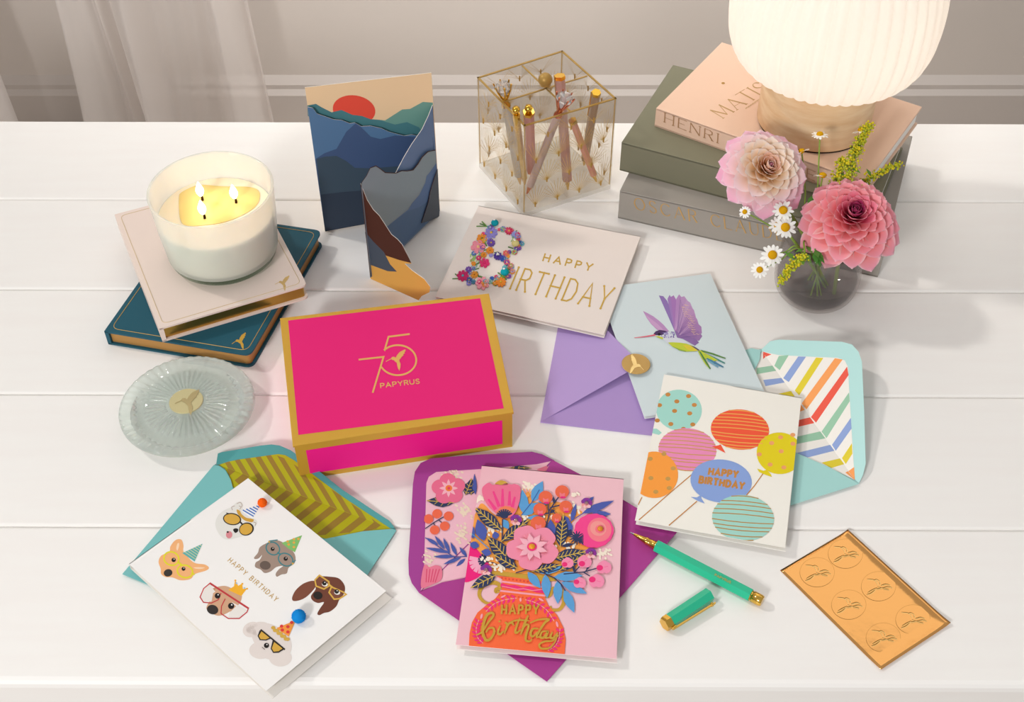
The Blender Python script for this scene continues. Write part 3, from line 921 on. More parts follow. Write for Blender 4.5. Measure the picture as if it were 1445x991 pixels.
for path, n in (([(690, 185), (780, 205), (870, 260), (910, 340), (880, 430), (800, 470), (700, 525)], 14), ([(560, 170), (520, 280), (450, 400), (380, 560), (300, 720)], 13),
                ([(700, 545), (790, 610), (800, 690), (740, 770), (620, 815), (460, 830), (320, 790)], 15)):
    pp_ = smooth_pts(path, False, 12)
    for k in range(n):
        x, y = pp_[int((k + .5) / n * (len(pp_) - 1))]
        FL.append((x + R.gauss(0, 22), y + R.gauss(0, 18), R.uniform(20, 32), R.choice([6, 7, 8]), R.choice(['5b7ac0', 'e5567a', '8f86cf', 'e58d2e', '7fae52', '6ab0bd', 'd42f6d', '6d4aa5', '9fd06a']), R.choice(['e8c64a', 'f0e6c0', 'd58a2c'])))
for f in FL: stitched(*f)
gm = MB()
def sprig(pts, col, w=9):
    p = ZF(pts)
    gm.tube([bpl.hit(q, .0006) for q in p], w * .12108 / 1500 / 2, (col, 'cloth'), 6)
for k in range(26):
    x, y = R.uniform(315, 430), R.uniform(490, 640)
    sprig([(x, y), (x + R.uniform(-10, 30), y - R.uniform(25, 60))], R.choice(['8fce4a', '6fb0b5', 'a8d36a', '7fae52', 'c2a24a']), 9)
for k in range(16):
    x, y = R.uniform(790, 880), R.uniform(280, 350)
    sprig([(x, y), (x + R.uniform(-15, 25), y - R.uniform(20, 45))], R.choice(['8fce4a', '6fb0b5', '9fd06a']), 9)
for p in ([(510, 160), (455, 105)], [(520, 160), (390, 160)], [(500, 150), (430, 130)], [(175, 770), (110, 772)], [(175, 745), (145, 715)], [(480, 330), (510, 390)], [(440, 450), (520, 430)],
          [(395, 690), (425, 760)], [(420, 740), (480, 760)], [(570, 820), (620, 855)], [(600, 800), (680, 750)], [(840, 225), (862, 212)], [(600, 470), (640, 460)], [(760, 400), (820, 420)], [(740, 690), (790, 640)],
          [(380, 610), (470, 560)], [(350, 670), (420, 650)], [(540, 160), (560, 140)], [(640, 700), (740, 780)], [(700, 560), (780, 700)]):
    sprig(p, R.choice(['5f8a3a', '6f9a45', '4f7a3a']), 14)
gm.build('embroidered_stems', bcard, kind='stuff')
for x, y, r, col in ((605, 145, 50, '1f9dad'), (720, 722, 54, '1fa9b8'), (845, 385, 52, 'ddd08c'), (640, 500, 22, 'f2f0ea')):
    m = MB(); p = bpl.hit(ZF([(x, y)])[0], .0)
    rr = r * .12108 / 1500
    m.ball(p + UP * rr * .75, rr, (col, 'felt'), 16, 10, (1, 1, .8)); 
    m.ball(p + UP * rr * 1.45 + Vector((-.0006, .0012, 0)), rr * .3, ('f6f3ee', 'plastic'), 8, 6)
    m.build('bead', bcard)

# ================================================================== LAVENDER ENVELOPE, HUMMINGBIRD CARD, SEAL
D = at(762.6, 597); ux = Vector((.0199, .1283, 0)).normalized(); vx = Vector((ux.y, -ux.x, 0))
LL, LS = .184, .131
lav = thing('envelope', 'lavender purple envelope with its pointed flap closed under a gold seal', 'envelope', (*(D + ux * LL / 2 + vx * LS / 2).xy, TZ), 'envelopes of the cards')
c4 = [D, D + vx * LS, D + vx * LS + ux * LL, D + ux * LL]
m = MB(); m.prism([p + UP * .0012 for p in c4], UP * -.0010, 'b297cf'); m.build('body', lav)
hinge = [D + UP * .0014, D + ux * LL + UP * .0014]
tip = at(905, 514, .0088); 
flp = [hinge[0], hinge[0] * .45 + tip * .55 + vx * .000, tip - vx * .004 - ux * .004, tip, tip - vx * .004 + ux * .004, hinge[1] * .45 + tip * .55, hinge[1]]
m = MB(); m.prism(flp, UP * -.0004, 'b69cd4'); m.build('flap', lav)
m = MB()
ctr = D + vx * LS * .62 + ux * LL * .45
m.prism([D + UP * .0017, D + vx * LS + UP * .0017, ctr + UP * .0017], UP * -.0004, 'ae92cc'); m.build('lower_panel', lav)

hb_h = .0062
TRp, LBp = at(1002, 386, hb_h), at(909, 588, hb_h)
ud = (at(880, 402, hb_h) - TRp).normalized()
TLp = TRp + ud * (LBp - TRp).dot(ud)
BRp = TRp + (LBp - TLp)
hq = [TLp, TRp, BRp, LBp]
c = mid(hq)
hcard = thing('hummingbird_card', 'pale blue card with a painted purple and green hummingbird, tucked under the lavender flap', 'greeting card', (*c.xy, TZ))
m = MB(); m.prism(hq, (0, 0, -.0005), 'd3e0e3', 'eef1f0'); m.build('front_leaf', hcard)
m = MB(); m.prism([p + Vector((.0006, -.0006, -.0022)) for p in hq], (0, 0, -.0005), 'eef1f0')
m.build('back_leaf', hcard)
ZB = zt(890, 405, .13123)
a = Art(level(hb_h), z=ZB)
a.poly([(132, 258), (180, 282), (240, 315), (300, 360), (350, 405), (415, 480), (330, 478), (285, 462), (220, 400), (170, 330)], 'bb8fc0')
a.poly([(150, 290), (220, 345), (290, 400), (350, 460), (300, 462), (225, 400)], 'c99fc9')
wing_cols = ['8f74b4', 'a07cba', 'a878b8', 'b58abf', 'ba93c2', 'c09cc6', 'bb92c0', 'b489bb', 'a77db2', '9a74ab', '8c6ba6']
tips = [((303, 92), (350, 100), (392, 150)), ((395, 130), (418, 85), (440, 120)), ((430, 110), (462, 90), (495, 150)), ((490, 130), (520, 80), (555, 120)), ((540, 110), (575, 100), (620, 160)),
        ((600, 140), (640, 170), (665, 230)), ((640, 200), (680, 250), (700, 320)), ((675, 290), (715, 350), (730, 400)), ((700, 370), (760, 430), (765, 500)), ((730, 470), (770, 530), (735, 580)), ((700, 560), (735, 600), (690, 632))]
for (p, q, r), col in zip(tips, wing_cols):
    a.poly([(500, 545), (470, 470), p, q, r, (560, 560)], col)
for i in range(22):
    t = i / 21
    a.line([(500 + 40 * t, 470 + 70 * t), (530 + 190 * t, 120 + 430 * t)], 4, R.choice(['9670ab', 'c7a6cc', 'a681b6', '84609f', 'c9a3c9']))
for i in range(14):
    for j in range(2):
        x, y = 545 + i * 10 + R.uniform(-25, 45), 190 + i * 24
        a.line([(x, y), (x + 18, y + 12), (x + 42, y + 12 - i)], 5, 'e6c0a6', taper=lambda t: 1.1 - .8 * t)
a.poly([(245, 505), (268, 478), (310, 463), (360, 470), (410, 485), (470, 520), (520, 560), (600, 590), (680, 635), (740, 680), (700, 692), (590, 697), (520, 680), (440, 640), (390, 600), (350, 565), (300, 545), (262, 527)], 'd6d9e4')
a.poly([(245, 505), (268, 478), (310, 463), (360, 470), (400, 482), (380, 500), (330, 520), (270, 520)], '4f3463')
for i in range(40):
    a.ell((R.uniform(335, 470), R.uniform(485, 545)), R.uniform(6, 13), R.uniform(4, 8), R.choice(['7d69ad', '9d90c6', 'b7b0d8', '5d4c96', 'c9c6e2']), R.uniform(0, 90), 8)
a.ell((305, 510), 16, 14, '1c1622')
a.poly([(262, 530), (300, 528), (350, 545), (345, 565), (300, 548)], 'c9d13f')
a.poly([(400, 598), (450, 595), (530, 600), (600, 610), (680, 640), (740, 680), (700, 692), (590, 697), (520, 680), (450, 645)], 'c3cf3e')
a.poly([(560, 625), (640, 630), (735, 680), (690, 690), (610, 675)], 'dcc93f')
a.poly([(440, 635), (520, 665), (600, 690), (590, 697), (520, 682)], '8fae38')
a.poly([(640, 628), (690, 645), (745, 682), (725, 684)], '54435f')
a.poly([(720, 690), (750, 680), (830, 740), (915, 780), (910, 800), (850, 790), (800, 770), (860, 875), (845, 880), (800, 830), (750, 750)], 'bccb3a')
for p, q, col, w in (((740, 690), (855, 880), '4b7f4a', 18), ((760, 685), (1018, 768), '5b8a3f', 16), ((800, 720), (1010, 820), '4d8f86', 18), ((820, 770), (995, 862), '3f7f9f', 18), ((830, 790), (940, 862), '6fa3bd', 20), ((850, 780), (960, 850), '4f88ad', 14)):
    a.line([p, ((p[0] + q[0]) / 2 - 6, (p[1] + q[1]) / 2 - 6), q], w, col, taper=lambda t: .5 + .5 * math.sin(math.pi * (.15 + .75 * t)))
a.line([(740, 685), (930, 790)], 26, 'c9cf3f', taper=lambda t: .4 + math.sin(math.pi * t) * .8)
a.line([(40, 547), (150, 535), (260, 517)], 14, 'e35f73', taper=lambda t: .35 + .75 * t)
a.build('hummingbird_painting', hcard)

sl = at(897.5, 513.7, .0093)
seal = thing('seal_sticker', 'round gold foil seal with an embossed hummingbird holding down the lavender flap', 'sticker', sl)
m = MB(); m.lathe(sl, [(.0001, -.0002), (.0132, -.0002), (.0136, 0), (.0132, .0003), (.0001, .0003)], ('c29d5c', 'satin'), 48, False); so = m.build('foil_disc', seal)
a = Art(level(.0097), z=zt(750, 380, .2522)); a.bird((583, 535), 95, 0, ('e8cf8f', 'metal'), -1, 20); a.build('embossed_bird', seal)

# ================================================================== ENVELOPES WITH OPEN LINED FLAPS
def lined_envelope(label, px4, flap_px, liner_px, pocket_px, tilt, col, colin, colback, liner, ZZ, stripes, clip_px=None):
    """px4: hinge start, hinge end, then the two far corners"""
    q = quad(px4, .0)
    c = mid(q)
    rt = thing('envelope', label, 'envelope', (*c.xy, TZ), 'envelopes of the cards')
    m = MB(); m.prism([p + UP * .0009 for p in q], UP * -.0007, col); m.build('back_panel', rt)
    # inside liner on the back panel
    a = Art(level(.0011), z=ZZ)
    a.poly(pocket_px[0], liner)
    stripes(a, 'inside'); o = a.build('pocket_liner', rt, label='patterned lining inside the pocket')
    m = MB(); m.prism([p + UP * .0004 for p in quad(ZZ(pocket_px[1]), .0022)], UP * -.0004, colback); m.build('front_panel', rt)
    h0, h1 = q[0] + UP * .0010, q[1] + UP * .0010
    ax = (h1 - h0).normalized()
    out = ax.cross(UP)
    if out.dot(c - (h0 + h1) / 2) > 0: out = -out
    nrm = (UP * math.cos(tilt) - out * math.sin(tilt))
    fp = Plane(h0, nrm)
    m = MB(); m.prism([fp.hit(p, .0004) for p in ZZ(flap_px)], -fp.n * .0004, colin); fo = m.build('flap', rt)
    a = Art(fp, z=ZZ, base=.0006, clip=ZZ(clip_px) if clip_px else None)
    a.poly(liner_px, liner)
    stripes(a, 'flap'); a.build('flap_liner', fo, label='patterned lining of the flap')
    return rt

Z7 = zt(290, 620, .1938)
hk = [(90, 185), (1360, 655)]
def chev(a, where):
    z = a.z
    clip = [(92, 188), (160, 165), (240, 148), (530, 108), (580, 116), (640, 150), (1000, 420), (1352, 654)] if where == 'flap' else [(92, 186), (1356, 654), (1150, 672), (885, 727), (620, 640), (330, 420), (195, 345), (170, 260)]
    for k in range(-4, 16):
        x0 = 60 + k * 106
        def H(x): return (x, 185 + (x - 90) * .37)
        p, q = H(x0), H(x0 + 52)
        d = (-175, -290) if where == 'flap' else (-420, 330)
        poly = [p, q, (q[0] + d[0], q[1] + d[1]), (p[0] + d[0], p[1] + d[1])]
        poly = clip_poly(poly, clip)
        if poly: a.poly(poly, ('93762a', 'ink'))
teal_env = lined_envelope('teal envelope lined in olive and gold chevrons, under the dog card', [(304, 656), (558, 747), (445.6, 924), (173, 811)],
    [(78, 180), (90, 104), (115, 95), (250, 72), (400, 46), (480, 38), (540, 46), (620, 80), (760, 180), (1000, 370), (1240, 530), (1340, 595), (1388, 662), (1355, 655), (90, 186)],
    [(92, 188), (160, 165), (240, 148), (530, 108), (580, 116), (640, 150), (1000, 420), (1352, 654)],
    ([(92, 186), (1356, 654), (1150, 672), (885, 727), (620, 660), (330, 460), (195, 345), (170, 260), (140, 215)],
     [(60, 190), (100, 195), (150, 235), (185, 300), (200, 360), (400, 760), (700, 780), (870, 728), (1150, 672), (1360, 655), (1390, 665), (803, 1568), (-603, 985)]),
    math.radians(14), '6fb5b5', '4f9a9b', '78bcbc', ('aca70d', 'ink'), Z7, chev)

Z3 = zt(880, 470, .3128)
def bands(a, where):
    G, B, Y, O, Rd = '9cc9ac', '91a7d9', 'e3cf3a', 'f9a45f', 'ee5e4c'
    if where == 'flap':
        L = [([(628, 84), (667, 97), (640, 108)], Rd), ([(680, 148), (700, 104), (745, 100), (704, 168)], G), ([(720, 204), (788, 106), (823, 107), (745, 222)], B), ([(772, 260), (868, 111), (901, 113), (792, 282)], Y),
             ([(803, 318), (953, 114), (988, 120), (825, 345)], O), ([(845, 380), (1008, 152), (1015, 190), (868, 405)], Rd), ([(893, 445), (1017, 268), (1020, 308), (915, 475)], G), ([(940, 505), (1025, 383), (1028, 432), (957, 532)], B),
             ([(985, 565), (1030, 497), (1032, 545), (1002, 592)], Y), ([(1012, 625), (1040, 605), (1043, 664)], O)]
    else:
        L = [([(628, 84), (640, 108), (630, 118)], Rd), ([(600, 158), (680, 146), (704, 168), (600, 186)], G), ([(630, 212), (720, 202), (745, 220), (640, 240)], B), ([(700, 274), (772, 258), (792, 282), (720, 296)], Y),
             ([(780, 325), (803, 316), (825, 345), (780, 360)], O), ([(760, 400), (845, 380), (868, 405), (760, 430)], Rd), ([(760, 473), (893, 443), (915, 475), (760, 505)], G), ([(780, 542), (940, 503), (957, 530), (830, 562)], B),
             ([(893, 585), (985, 564), (1002, 590), (935, 610)], Y), ([(1000, 630), (1012, 624), (1043, 664)], O)]
    for p, col in L: a.poly(p, col)
hA, hB = at(1074, 493.5), at(1211.6, 682.7)
axd = (hB - hA).normalized(); inw = Vector((axd.y, -axd.x, 0)); inw = inw if inw.x < 0 else -inw
def topx(p):
    d = p - EYE
    dep = d.y * _c - d.z * _s; upc = d.y * _s + d.z * _c
    return (W_PX / 2 + F_PX * d.x / dep, H_PX / 2 - F_PX * upc / dep)
f1, f2 = topx(hB + inw * .130), topx(hA + inw * .130)
iz = lambda p: ((p[0] - 880) / .3128, (p[1] - 470) / .3128)
aqua_env = lined_envelope('pale aqua envelope lined in rainbow stripes, flap open right of the balloon card', [(1074, 493.5), (1211.6, 682.7), f1, f2],
    [(622, 74), (660, 38), (700, 30), (985, 40), (1030, 52), (1060, 85), (1075, 130), (1085, 350), (1092, 590), (1080, 640), (1060, 682)],
    [(626, 84), (700, 100), (860, 108), (965, 112), (998, 124), (1012, 152), (1028, 430), (1043, 664)],
    ([(626, 84), (1043, 664), (935, 610), (785, 545), (600, 400), (520, 200)],
     [(575, 70), (618, 78), (614, 120), (600, 150), (500, 330), (640, 480), (785, 545), (935, 610), (1060, 682), iz(f1), iz(f2)]),
    math.radians(24), 'aedcda', 'b9e3e0', 'a9dad6', 'f3efe8', Z3, bands)

Z5 = zt(560, 620, .3530)
Z5b = zt(570, 630, .20183)
def garden(a, where):
    if where != 'flap': return
    old = a.z
    a.z = Z5b
    for cx_, cy_ in ((360, 205), (410, 440), (440, 470), (400, 600), (410, 640), (180, 780), (400, 900), (330, 180)):
        for k in range(16):
            a.ell((cx_ + R.gauss(0, 30), cy_ + R.gauss(0, 24)), 12, 7, 'efdcc4', R.uniform(20, 60), 8)
    for b_, t_, w in (((470, 340), (470, 225), 80), ((350, 395), (160, 380), 75), ((430, 340), (470, 240), 70)):
        a.leaf(b_, t_, w, '2e3a5a', 'c8a64e', 4, 5)
    for k in range(5):
        an = math.radians(-95 + 72 * k)
        a.ell((312 + 62 * math.cos(an), 298 + 58 * math.sin(an)), 58, 52, 'e96f92')
    for k in range(8):
        an = math.radians(45 * k)
        a.leaf((312, 293), (312 + 66 * math.cos(an), 293 + 64 * math.sin(an)), 24, 'f6b7c4')
    a.ell((314, 293), 24, 22, 'f0803c'); a.ell((314, 293), 11, 10, 'e8435c')
    a.line([(150, 575), (215, 530), (285, 490)], 7, '2e3a5a'); a.line([(205, 535), (222, 565)], 6, '2e3a5a'); a.line([(240, 515), (280, 545)], 6, '2e3a5a')
    for x, y in ((172, 508), (232, 472), (312, 488), (215, 585), (285, 558)):
        a.ell((x, y), 34, 32, 'ee6a4c')
    a.line([(440, 770), (350, 775), (150, 640)], 6, '3d4f97')
    for b_, t_ in (((240, 690), (152, 640)), ((285, 720), (215, 625)), ((320, 745), (275, 640)), ((370, 765), (325, 670)), ((330, 745), (150, 710)), ((360, 770), (205, 772)), ((400, 778), (275, 825)), ((430, 785), (365, 840)), ((440, 770), (388, 705)), ((500, 340), (492, 190)), ((505, 320), (480, 270))):
        a.leaf(b_, t_, 27, '4a5ba6')
    a.poly([(140, 835), (180, 845), (220, 832), (262, 850), (262, 930), (200, 965), (120, 985)], 'e87b96', True)
    for k in range(5): a.line([(160 + k * 22, 860), (155 + k * 16, 950)], 7, 'd9466f')
    a.leaf((740, 150), (890, 150), 30, '2e3a5a', 'c8a64e', 4, 4); a.leaf((800, 140), (760, 175), 24, '2e3a5a'); a.poly([(930, 160), (1000, 135), (1010, 165), (960, 180)], 'e87b96')
    a.z = old
mag_env = lined_envelope('magenta envelope lined with printed flowers, its flap open behind the vase card', [(592, 837), (779, 650), (955, 751), (772, 962)],
    [(90, 615), (60, 575), (48, 540), (46, 480), (56, 330), (64, 180), (72, 130), (95, 95), (135, 77), (320, 62), (540, 50), (580, 60), (630, 85)],
    [(95, 606), (108, 560), (112, 400), (118, 175), (128, 150), (158, 131), (330, 120), (560, 100), (616, 88)],
    ([(95, 606), (616, 88), (700, 300), (270, 560), (180, 575)],
     [(88, 614), (180, 574), (270, 556), (400, 420), (560, 200), (616, 92), (622, 84), (740, 145), (1120, 372), (600, 970)]),
    math.radians(6), 'a83a8c', 'a54195', 'aa3d8e', 'f0bccb', Z5, garden,
    [(94, 608), (117, 178), (128, 149), (158, 130), (618, 86), (640, 300), (300, 572)])

# ================================================================== BALLOON CARD
bq = [(937, 528.5), (1131, 561.5), (1108, 773), (896, 734.5)]
ball, bp, _q = card('balloon_card', 'cream card printed with seven balloons, lying over the hummingbird card corner', bq, .0105, .0068, 'f5f2e9', shift=(.0008, -.0012), edge='f7f4ee')
CU = ('c88a45', 'satin')
def balloon_part(c, rx, ry, col, stripes=0, dots=(), knot=None, string=None, txt=False, rot=5, dcol=CU):
    a = Art(bp, clip=bq, z=Z3, base=balloon_part.base); balloon_part.base += .00004
    if string: a.line(string, 4.5, CU)
    a.ell(c, rx, ry, col, rot)
    ro = math.radians(rot)
    for i in range(stripes):
        t = -1 + 2 * (i + .6) / stripes + R.uniform(-.03, .03)
        if abs(t) > .97: continue
        hw = math.sqrt(1 - t * t)
        pts = []
        for s_ in (-1, -.5, 0, .5, 1):
            x, y = rx * hw * s_, ry * t + ry * .05 * (1 - s_ * s_) * (1 if t > 0 else -1)
            pts.append((c[0] + x * math.cos(ro) - y * math.sin(ro), c[1] + x * math.sin(ro) + y * math.cos(ro)))
        a.line(pts, 4.2, dcol)
    for x, y in dots: a.ell((x, y), 11.5, 9, dcol, n=16)
    if knot: a.poly(knot, col)
    if txt:
        a.text('HAPPY', (384, 638), (512, 652), (5, -27), 10, CU, gap=.42)
        a.text('BIRTHDAY', (341, 675), (540, 704), (5, -27), 10, CU, gap=.42)
    a.build('balloon', ball)
balloon_part.base = 1e-4
balloon_part((250, 348), 103, 92, 'a6dcd0', dots=[(200, 278), (293, 285), (240, 309), (319, 325), (230, 352), (298, 363), (162, 326), (152, 395), (213, 411), (312, 413), (270, 433)], knot=[(125, 432), (150, 432), (172, 450), (160, 460), (120, 450)])
balloon_part((288, 526), 131, 96, 'eb8fbd', 11, string=[(318, 630), (200, 730), (70, 843)], dcol=('d8a05c', 'satin'))
balloon_part((525, 436), 132, 91, 'f45a3c', 11, knot=[(398, 512), (425, 508), (438, 503), (446, 518), (460, 542), (430, 527)], dcol=('f2b05a', 'satin'))
balloon_part((704, 543), 104, 94, 'e6d21c', dots=[(668, 497), (708, 471), (763, 460), (764, 500), (711, 534), (612, 548), (661, 594), (723, 607)], knot=[(602, 612), (630, 622), (645, 618), (660, 632), (670, 650), (640, 640), (612, 628)], string=[(628, 636), (590, 690), (552, 735)], dcol=('eda36a', 'ink'))
balloon_part((138, 640), 108, 105, 'fba042', dots=[(120, 568), (182, 546), (224, 611), (123, 655), (200, 658), (145, 717), (206, 700)], string=[(82, 742), (66, 775)], dcol=('c99c55', 'satin'))
balloon_part((440, 668), 139, 97, '8ba6de', knot=[(303, 740), (330, 742), (348, 732), (352, 748), (366, 770), (335, 758)], string=[(330, 760), (270, 812), (205, 868)], txt=True)
balloon_part((539, 835), 140, 104, 'a5d8cd', 10, dcol=('bd8f4a', 'satin'))

# ================================================================== DOG CARD
dq = [(350, 675), (545, 834), (375.5, 975.5), (182, 796)]
dog, dp, _q = card('dog_card', 'white card with six party dogs and two pompoms, lying over the teal envelope', dq, .0120, .0052, 'f2f0ee', shift=(.0042, -.0024), edge='ece7e0', hinge=3)
Z4a, Z5a, Z1 = zt(210, 690, .16143), zt(330, 740, .21182), zt(160, 620, .3684)
BK, GL_ = '2b2622', ('dcae4a', 'satin')
def dogart(z):
    a = Art(dp, z=z); return a
def eye(a, x, y, r, hl=True):
    a.ell((x, y), r, r, '1f1a18', n=18)
    if hl: a.ell((x + r * .2, y - r * .35), r * .25, r * .25, 'f2f0ee', n=8)
def stripes_in(a, tri, col, n, w):
    for i in range(1, n):
        t = i / n
        p = (tri[0][0] + (tri[1][0] - tri[0][0]) * t, tri[0][1] + (tri[1][1] - tri[0][1]) * t)
        q = (tri[0][0] + (tri[2][0] - tri[0][0]) * t, tri[0][1] + (tri[2][1] - tri[0][1]) * t)
        a.line([p, q], w, col)
# fluffy white dog
a = dogart(Z4a)
a.poly([(582, 300), (605, 235), (655, 190), (720, 160), (760, 125), (800, 112), (825, 140), (820, 185), (870, 240), (935, 270), (945, 300), (915, 345), (880, 395), (800, 420), (730, 438), (670, 442), (625, 410), (592, 355)], 'e3e2dd', True)
for p in ([(770, 130), (800, 120), (815, 145), (800, 170)], [(730, 185), (725, 160), (750, 150)], [(790, 150), (805, 160), (795, 180)], [(915, 290), (935, 300), (930, 320)]): a.line(p, 6, 'b7a59c', True)
a.poly([(768, 182), (795, 192), (810, 220), (850, 252), (900, 262), (918, 272), (905, 292), (880, 290), (840, 278), (800, 245), (775, 215)], 'cf9f3d', True)
tri = [(972, 142), (808, 192), (905, 264)]
a.poly(tri, 'f0f1f4'); 
for i in range(7):
    a.line([(815 + i * 4 + i * 10, 196 + i * 11 - i * 14), (905 - 2 + i * 8, 256 - i * 16)], 9, '4d79c2') if 0 else None
for t in (.1, .28, .46, .64, .82, .95):
    p = (808 + (972 - 808) * t, 192 + (142 - 192) * t); q = (905 + (972 - 905) * t, 264 + (142 - 264) * t)
    a.line([p, (q[0] + 2, q[1] - 14 * (1 - t))], 11, '4d79c2')
a.ell((728, 265), 80, 53, BK, 8); a.ell((853, 352), 66, 56, BK, -20); a.line([(795, 285), (815, 308)], 14, BK); a.line([(678, 212), (720, 222)], 8, BK)
a.ell((727, 265), 70, 44, GL_, 8); a.ell((850, 353), 56, 47, GL_, -20)
a.poly([(738, 355), (755, 346), (778, 350), (780, 370), (758, 386), (742, 372)], '1f1a18', True)
a.ell((702, 402), 28, 32, 'd98a92'); a.ell((690, 378), 10, 8, BK)
a.build('dog_picture', dog, 'fluffy white dog in gold aviator glasses and a blue striped hat')
# corgi
a = dogart(Z4a)
a.poly([(85, 640), (108, 585), (178, 552), (188, 505), (225, 455), (262, 440), (290, 452), (303, 500), (302, 545), (335, 590), (400, 648), (488, 662), (525, 690), (500, 715), (405, 745), (365, 788), (280, 800), (205, 775), (150, 772), (108, 745), (104, 700)], 'f0b27a', True)
a.poly([(240, 520), (250, 480), (265, 478), (262, 510), (250, 540)], 'f7d5b4', True); a.poly([(390, 690), (440, 685), (490, 690), (440, 702)], 'f7d5b4', True)
tri = [(470, 480), (292, 562), (400, 636)]; a.poly(tri, '5fb0ae'); stripes_in(a, tri, 'd7cf9a', 8, 5)
a.ring((197, 610), 66, 58, 13, 'e3d82c', 20); a.ring((316, 722), 68, 54, 13, 'e3d82c', 15); a.line([(255, 640), (285, 665)], 16, 'e3d82c'); a.line([(375, 735), (398, 748)], 13, 'e3d82c')
eye(a, 217, 622, 19); eye(a, 303, 700, 17); a.ell((168, 735), 38, 32, '37322f', -15)
a.build('dog_picture', dog, 'tan big-eared dog in yellow glasses and a teal hat')
# weimaraner
a = dogart(Z5a)
a.poly([(135, 222), (160, 190), (172, 155), (210, 130), (262, 110), (312, 114), (375, 160), (408, 208), (405, 258), (365, 290), (352, 327), (318, 335), (287, 350), (279, 330), (300, 300), (328, 278), (282, 286), (245, 315), (205, 325), (178, 302), (142, 285), (146, 255), (172, 238), (188, 205), (165, 227), (142, 232)], 'a08b7e', True)
a.poly([(455, 73), (318, 125), (360, 160), (407, 187)], '83bd6c')
for x, y in ((358, 115), (400, 100), (365, 135), (400, 122), (400, 152), (430, 98)): a.ell((x, y), 9, 8, 'e5a94a', n=12)
a.ring((260, 162), 47, 40, 8, '3c8088', 35); a.ring((345, 236), 50, 40, 8, '3c8088', 30); a.line([(292, 190), (310, 200)], 10, '3c8088'); a.line([(235, 112), (290, 105)], 7, '3c8088'); a.line([(390, 262), (410, 240)], 7, '3c8088')
a.ell((235, 118), 7, 7, GL_, n=8); a.ell((392, 262), 7, 7, GL_, n=8)
eye(a, 258, 165, 13); eye(a, 345, 230, 14); a.ell((209, 274), 36, 29, '675850', 8)
a.build('dog_picture', dog, 'grey-brown dog in teal glasses and a green dotted hat')
# red setter
a = dogart(Z5a)
a.poly([(388, 490), (412, 440), (465, 395), (532, 377), (548, 410), (500, 470), (452, 502), (400, 512)], '7d4a38', True)
a.poly([(535, 385), (568, 350), (640, 350), (700, 362), (738, 410), (735, 460), (702, 505), (682, 548), (640, 582), (600, 592), (570, 606), (556, 595), (575, 560), (600, 520), (560, 525), (525, 508), (514, 478), (545, 430)], '6f3f30', True)
gl = 'd7ab4c'
a.poly([(545, 372), (570, 345), (630, 390), (640, 405), (600, 428), (560, 415)], '7d4a38'); a.poly([(645, 425), (730, 470), (700, 500), (665, 492), (640, 460)], '7d4a38')
a.line([(570, 340), (540, 372), (548, 412), (600, 432), (636, 410), (632, 382), (570, 340)], 10, gl); a.line([(650, 418), (634, 455), (668, 500), (705, 496), (748, 468), (728, 452), (650, 418)], 10, gl); a.line([(630, 400), (655, 420)], 12, gl)
for x, y in ((603, 393), (685, 448)): a.ell((x + 3, y + 8), 20, 14, 'ece7e2', 10); eye(a, x, y, 15)
a.ell((560, 475), 31, 26, '241f1d', 10)
a.build('dog_picture', dog, 'red-brown long-eared dog in square gold glasses')
# pug with crown
a = dogart(Z1)
a.poly([(362, 592), (380, 572), (425, 562), (460, 575), (490, 592), (486, 625), (455, 655), (410, 676), (378, 668), (356, 648), (368, 618)], 'cfa383', True)
a.poly([(375, 575), (395, 568), (385, 585), (372, 588)], 'bb8c6c')
a.poly([(466, 540), (478, 562), (493, 553), (496, 574), (512, 572), (490, 601), (440, 578), (462, 563)], 'f1b12e')
for x, y in ((467, 541), (494, 554), (512, 573)): a.ell((x, y), 4, 3.5, 'f1b12e', n=10)
a.ell((472, 552), 4, 3, '9fc4de', n=8); a.ell((502, 570), 4, 3, '9fc4de', n=8)
a.poly([(340, 580), (368, 556), (395, 590), (375, 622), (350, 622), (336, 605)], 'e9e4de'); a.poly([(455, 625), (512, 655), (480, 684), (440, 682)], 'e9e4de')
a.poly([(382, 590), (400, 578), (412, 600), (400, 618), (376, 622)], 'cfa383'); a.poly([(418, 640), (445, 622), (470, 640), (450, 660), (425, 660)], 'cfa383')
rd = 'c23a40'
a.line([(370, 552), (346, 572), (332, 605), (345, 625), (375, 628), (402, 615), (412, 590)], 4, rd); a.line([(370, 552), (440, 598), (517, 648)], 7, rd); a.line([(517, 648), (512, 662), (482, 687), (440, 687), (412, 668), (414, 640), (428, 612)], 4, rd)
eye(a, 399, 600, 11); eye(a, 451, 639, 12); a.ell((380, 653), 22, 18, '342e2c', 15)
a.build('dog_picture', dog, 'tan dog in red glasses and a yellow crown')
